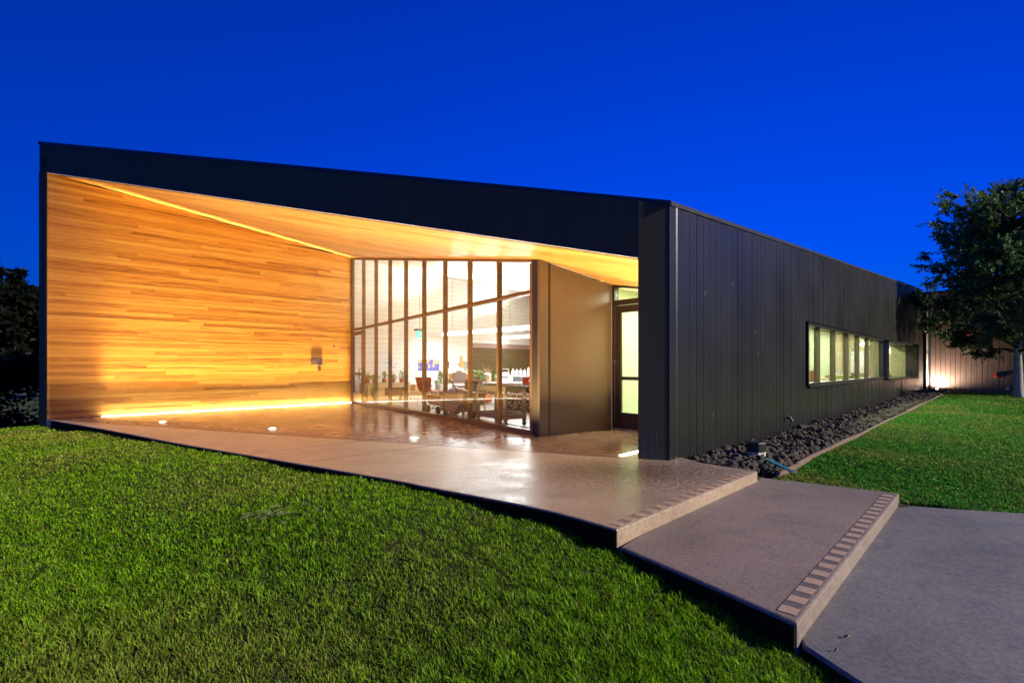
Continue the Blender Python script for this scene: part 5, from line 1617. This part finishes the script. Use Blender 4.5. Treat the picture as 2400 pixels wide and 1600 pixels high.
def leaf_mesh(name, pos, dirs, size, cols, mat, parent):
    """many small folded leaves in one mesh"""
    n = len(pos)
    r = np.random.default_rng(n)
    rv = r.normal(size=(n, 3)); rv[:, 2] += 1.1
    side = np.cross(dirs, rv); side /= np.linalg.norm(side, axis=1, keepdims=True) + 1e-9
    up = np.cross(side, dirs)
    L = size[:, None]
    v = np.stack([pos, pos + dirs * L * .45 + side * L * .30 + up * L * .06, pos + dirs * L, pos + dirs * L * .45 - side * L * .30 + up * L * .06], 1).reshape(-1, 3)
    me = bpy.data.meshes.new(name)
    me.vertices.add(4 * n)
    me.vertices.foreach_set('co', v.ravel().astype(np.float32))
    me.loops.add(6 * n)
    b = np.arange(n) * 4
    li = np.stack([b, b + 1, b + 2, b, b + 2, b + 3], 1).ravel()
    me.loops.foreach_set('vertex_index', li)
    me.polygons.add(2 * n)
    me.polygons.foreach_set('loop_start', np.arange(2 * n) * 3)
    me.update(calc_edges=True)
    me.validate()
    set_tone(me, np.repeat(cols, 4, axis=0))
    me.materials.append(mat)
    o = bpy.data.objects.new(name, me)
    COL.objects.link(o)
    o.parent = parent
    return o

def make_tree(name, label, loc, trunk_h, trunk_r, centre, radii, n_limb, n_br, n_tw, n_leaf, leaf, col, bark, seed, droop=.1, low=.0, group=None):
    r = np.random.default_rng(seed)
    t = thing(name, label, 'tree', loc, 0, group)
    top = Vector((centre[0] * .5, centre[1] * .5, centre[2] + radii[2] * .5))
    tr = MB().tube([(0, 0, -.15), (0.015, 0, .25), (.02, .01, trunk_h * .6), (.0, .02, trunk_h), tuple(Vector((0, 0, trunk_h)).lerp(top, .45)), tuple(top)],
                   [trunk_r * 1.35, trunk_r * 1.08, trunk_r * .95, trunk_r * .85, trunk_r * .5, .02], 12)
    build('trunk', tr, bark, t, smooth=True)
    lim = MB(); tw = MB()
    P, D, S = [], [], []
    cen = Vector(centre)
    for i in range(n_limb):
        f = (i + .5) / n_limb
        z0 = trunk_h * .95 + (top.z - trunk_h) * .62 * f
        az = i * 2.39996 + r.uniform(-.4, .4)
        el = R(r.uniform(2, 22)) + f * R(68)
        d = Vector((math.cos(az) * math.cos(el), math.sin(az) * math.cos(el), math.sin(el)))
        st = Vector((top.x * f * .4, top.y * f * .4, z0))
        # reach of the ellipsoid along d from st
        q = Vector(((st.x - cen.x) / radii[0], (st.y - cen.y) / radii[1], (st.z - cen.z) / radii[2]))
        e = Vector((d.x / radii[0], d.y / radii[1], d.z / radii[2]))
        aa, bb, cc = e.dot(e), 2 * q.dot(e), q.dot(q) - 1
        disc = max(bb * bb - 4 * aa * cc, 0)
        reach = max((-bb + math.sqrt(disc)) / (2 * aa), .8) * r.uniform(.78, 1.12)
        pts = []
        for k in range(6):
            u = k / 5
            pts.append(st + d * reach * u + Vector((0, 0, reach * (.16 * u * u - droop * u ** 3))) + Vector(r.normal(size=3) * .05 * reach * u))
        r0 = trunk_r * .42 * (1 - .5 * f)
        lim.tube(pts, [r0 * (1 - .88 * k / 5) for k in range(6)], 6)
        for b in range(n_br):
            u = .28 + .72 * (b + r.uniform(.1, .9)) / n_br
            k = min(int(u * 5), 4)
            p0 = pts[k].lerp(pts[k + 1], u * 5 - k)
            dl = (pts[k + 1] - pts[k]).normalized()
            rd = Vector(r.normal(size=3)); rd = (rd - dl * rd.dot(dl)).normalized()
            bd_ = (dl * .75 + rd * .8 + Vector((0, 0, .12))).normalized()
            bl = reach * r.uniform(.18, .36) * (1.15 - .55 * u)
            p1 = p0 + bd_ * bl * .5 + Vector((0, 0, .03)); p2 = p0 + bd_ * bl + Vector((0, 0, r.uniform(-.08, .12)))
            tw.tube([p0, p1, p2], [.012, .008, .004], 4, False)
            for w in range(n_tw):
                uu = .15 + .85 * (w + r.uniform(.2, .8)) / n_tw
                q0 = p0.lerp(p2, uu)
                rd = Vector(r.normal(size=3)); rd.z *= .6
                td = (bd_ * .8 + rd * .55).normalized()
                tl = r.uniform(.22, .55)
                q1 = q0 + td * tl + Vector((0, 0, r.uniform(-.1, .06)))
                if w % 2 == 0: tw.tube([q0, q1], [.005, .002], 3, False)
                for m in range(n_leaf):
                    v = (m + r.uniform(.2, 1)) / n_leaf
                    p = q0.lerp(q1, v)
                    sd = Vector(r.normal(size=3)); sd = (sd - td * sd.dot(td)).normalized()
                    P.append(p); D.append((td * .6 + sd * .8 - Vector((0, 0, .15))).normalized()); S.append(leaf * r.uniform(.65, 1.25))
    build('limb', lim, M['dark_bark'], t, smooth=True, recalc=False)
    build('twig', tw, M['dark_bark'], t, recalc=False)
    P = np.array([p[:] for p in P]); D = np.array([d[:] for d in D]); S = np.array(S)
    clump = np.array([mnoise.noise(Vector(p) * .9) for p in P])
    tone = 1 + .45 * clump[:, None] + r.uniform(-.25, .25, (len(P), 1))
    cols = np.clip(np.array(col)[None] * tone * (1 + r.normal(size=(len(P), 3)) * .06), .004, .6)
    leaf_mesh('crown', P, D, S, cols, M['crown'], t)
    return t

make_tree('elm_tree', 'leafy tree with a pale trunk on the lawn by the brown wall', (19.85, 20.1, -.12), 1.75, .15, (.70, .2, 4.65), (3.75, 3.9, 3.35), 50, 14, 9, 15, .128, (.105, .175, .050), M['bark'], 4)
for i, (x, y, zc, rx, rz_, lab) in enumerate(((-42.5, 41, 5.2, 5.0, 5.4, 'dark tree beyond the left lawn, at the left edge of view'), (-37.2, 43.5, 5.0, 4.6, 4.7, 'dark tree beyond the left lawn, half hidden by the building'),
                                      (-49, 44, 5.8, 5.5, 6, 'tall dark tree beyond the left lawn, outermost'), (-32.0, 47, 4.6, 4.8, 4.6, 'dark tree behind the building, right of the others'))):
    make_tree('dark_tree', lab, (x, y, -2.2), 1.2, .25, (0, 0, zc), (rx, rx, rz_), 32, 10, 6, 8, .62, (.007, .010, .006), M['dark_bark'], 20 + i, group='dark trees beyond the left lawn')
sh = thing('dark_shrub', 'dark bushy shrub behind the lawn left of the building', 'shrub', (-12.6, 13.6, -1.0))
r = np.random.default_rng(9)
n = 5200
d_ = r.normal(size=(n, 3)); d_ /= np.linalg.norm(d_, axis=1, keepdims=True)
P = d_ * np.array([2.3, 1.5, 1.25]) * r.uniform(.25, 1.0, (n, 1)) ** .5 + np.array([0, 0, 1.1])
P[:, 2] = np.abs(P[:, 2])
leaf_mesh('foliage', P, d_, r.uniform(.12, .24, n), np.clip(np.array([[.005, .011, .005]]) * r.uniform(.5, 1.5, (n, 1)), .003, .3), M['crown'], sh)
stm = MB()
for k in range(9):
    a = k * .7
    stm.tube([(0.25 * math.cos(a), .25 * math.sin(a), 0), (.9 * math.cos(a), .7 * math.sin(a), .9), (1.5 * math.cos(a), 1.0 * math.sin(a), 1.7)], [.03, .02, .008], 5)
build('stem', stm, M['dark_bark'], sh, recalc=False)

# ------------------------------------------------------------------ grass
def grass(name, X, Y, seed, base, hscale):
    r = np.random.default_rng(seed)
    n = len(X)
    zz = ground_z(X, Y) - .004
    dist = np.hypot(X, Y)
    patch = (np.sin(X * 1.9 + 1.3 * np.sin(Y * 1.1)) + np.sin(Y * 2.3 + 1.7 * np.sin(X * .8 + 2)) + .8 * np.sin(X * 5.1 + Y * 4.3) + .6 * np.sin(X * 9.7 - Y * 7.9 + 1)) / 3.4
    tuft = np.array([mnoise.noise((a_ * 9.0, b_ * 9.0, 3.0)) for a_, b_ in zip(X.tolist(), Y.tolist())])
    h = hscale * (1 + .55 * tuft) * (.020 + .024 * r.uniform(size=n)) * (1 + .22 * patch)
    w = np.maximum(.0046, .0019 * dist) * r.uniform(.7, 1.25, n)
    az = r.uniform(0, 2 * np.pi, n)
    lean = r.uniform(.15, 1.05, n)
    lx, ly = np.cos(az) * lean, np.sin(az) * lean
    fa = az + np.pi / 2 + r.uniform(-.5, .5, n)
    wx, wy = np.cos(fa) * w / 2, np.sin(fa) * w / 2
    b = np.stack([X, Y, zz], 1)
    mid = b + np.stack([lx * h * .35, ly * h * .35, h * .62], 1)
    tip = b + np.stack([lx * h * 1.0, ly * h * 1.0, h * (1.02 - .18 * lean)], 1)
    wv = np.stack([wx, wy, np.zeros(n)], 1)
    v = np.stack([b - wv, b + wv, mid + wv * .85, mid - wv * .85, tip], 1).reshape(-1, 3)
    me = bpy.data.meshes.new(name)
    me.vertices.add(5 * n)
    me.vertices.foreach_set('co', v.ravel().astype(np.float32))
    k = np.arange(n) * 5
    li = np.stack([k, k + 1, k + 2, k + 3, k + 3, k + 2, k + 4], 1).ravel()
    me.loops.add(7 * n)
    me.loops.foreach_set('vertex_index', li)
    me.polygons.add(2 * n)
    ls_ = np.stack([np.arange(n) * 7, np.arange(n) * 7 + 4], 1).ravel()
    me.polygons.foreach_set('loop_start', ls_)
    me.update(calc_edges=True)
    me.validate()
    green = np.array(base)
    straw = np.array([.34, .30, .07])
    big = np.array([mnoise.noise((a_ * .62, b_ * .62, 8.0)) for a_, b_ in zip(X.tolist(), Y.tolist())])
    dry_glow = np.clip(.14 - .18 * patch + .95 * big + np.clip(-X - 1.5, 0, 6) * .035 + r.normal(size=n) * .20, 0, 1)  # leftward rise paints warm porch glow into the blades; the rest is dryness
    dry_glow = np.where(r.uniform(size=n) < .07, 1.0, dry_glow * .75)[:, None]
    c = (green[None] * (1 - dry_glow) + straw[None] * dry_glow) * r.uniform(.5, 1.35, (n, 1)) * (1 + .55 * tuft[:, None])
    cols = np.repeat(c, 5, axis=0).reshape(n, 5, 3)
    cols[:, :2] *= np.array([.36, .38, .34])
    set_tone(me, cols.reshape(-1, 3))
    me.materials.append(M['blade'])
    o = bpy.data.objects.new(name, me)
    COL.objects.link(o)
    o['kind'] = 'stuff'
    return o

def scatter(n, d0, d1, t0, t1, seed):
    r = np.random.default_rng(seed)
    Dd = np.exp(r.uniform(math.log(d0), math.log(d1), n))
    t = r.uniform(t0, t1, n)
    return t * Dd, Dd
BLD = [tuple(W(-.1, 0.0)[:2]), tuple(W(28, .0)[:2]), tuple((P1 + A * 30)[:2]), tuple((P1 - FR * .3 - A * .05)[:2])]
X, Y = scatter(520000, 1.15, 13.5, -1.55, .95, 1)
ok = ~(inside(SLAB, X, Y) | inside(STEP2, X, Y) | inside(STEP3, X, Y) | inside(BLD, X, Y)) & (X < 1.7) & (Y - .0 * X < 12.8)
X, Y = X[ok], Y[ok]
grass('lawn_grass', X, Y, 2, (.175, .370, .006), 1.0)
X, Y = scatter(260000, 3.9, 27, .42, 1.28, 5)
nn = (X - 1.832) * .7228 - (Y - 5.973) * .6910
ss = (X - 1.832) * .6910 + (Y - 5.973) * .7228
ok = ~(inside(SLAB, X, Y) | inside(STEP2, X, Y) | inside(STEP3, X, Y)) & (nn > 1.02) & (ss < 26.8) & (ss > -2.5)
grass('side_lawn_grass', X[ok], Y[ok], 6, (.060, .250, .022), .95)

# a scalped patch with long dead blades lying flat
r = np.random.default_rng(77)
mb = MB()
for k in range(48):
    x, y = -1.92 + r.normal() * .17, 4.10 + r.normal() * .10
    a = r.normal() * .5 + .5; L = r.uniform(.05, .11); w = .0042
    zz = float(ground_z(np.array([x]), np.array([y]))[0]) + r.uniform(.022, .042)
    d = Vector((math.cos(a), math.sin(a), r.uniform(-.12, .22))) * L; q = Vector((-math.sin(a), math.cos(a), 0)) * w
    c_ = Vector((x, y, zz))
    mb.add([c_ - q, c_ + q, c_ + d * .6 + q * .8 + Z * .006, c_ + d, c_ + d * .6 - q * .8 + Z * .006], [(0, 1, 2, 3, 4)])
o = build('dead_grass', mb, plain('dead_blade', (.20, .24, .10), .6, var=.4, scale=30), recalc=False)
o['kind'] = 'stuff'

# loose bits on the path
for i, (x, y, rz_, sz, lab) in enumerate(((1.60, 2.455, .4, .016, 'curled brown leaf on the lowest path slab'), (1.475, 2.335, 1.4, .010, 'tiny pale chip by the grass on the lowest path slab'))):
    t = build('dry_leaf', MB().add([(x - sz, y, Z3 + .004), (x, y - sz * .5, Z3 + .010), (x + sz, y, Z3 + .022), (x, y + sz * .5, Z3 + .014), (x + sz * 1.6, y + .004, Z3 + .012)], [(0, 1, 2, 3), (2, 1, 4)]), M['mulch_leaf'], recalc=False)
    tag(t, lab, 'leaf', 'litter on the path')
print('planks', PLANKS, 'rocks', len(keep))
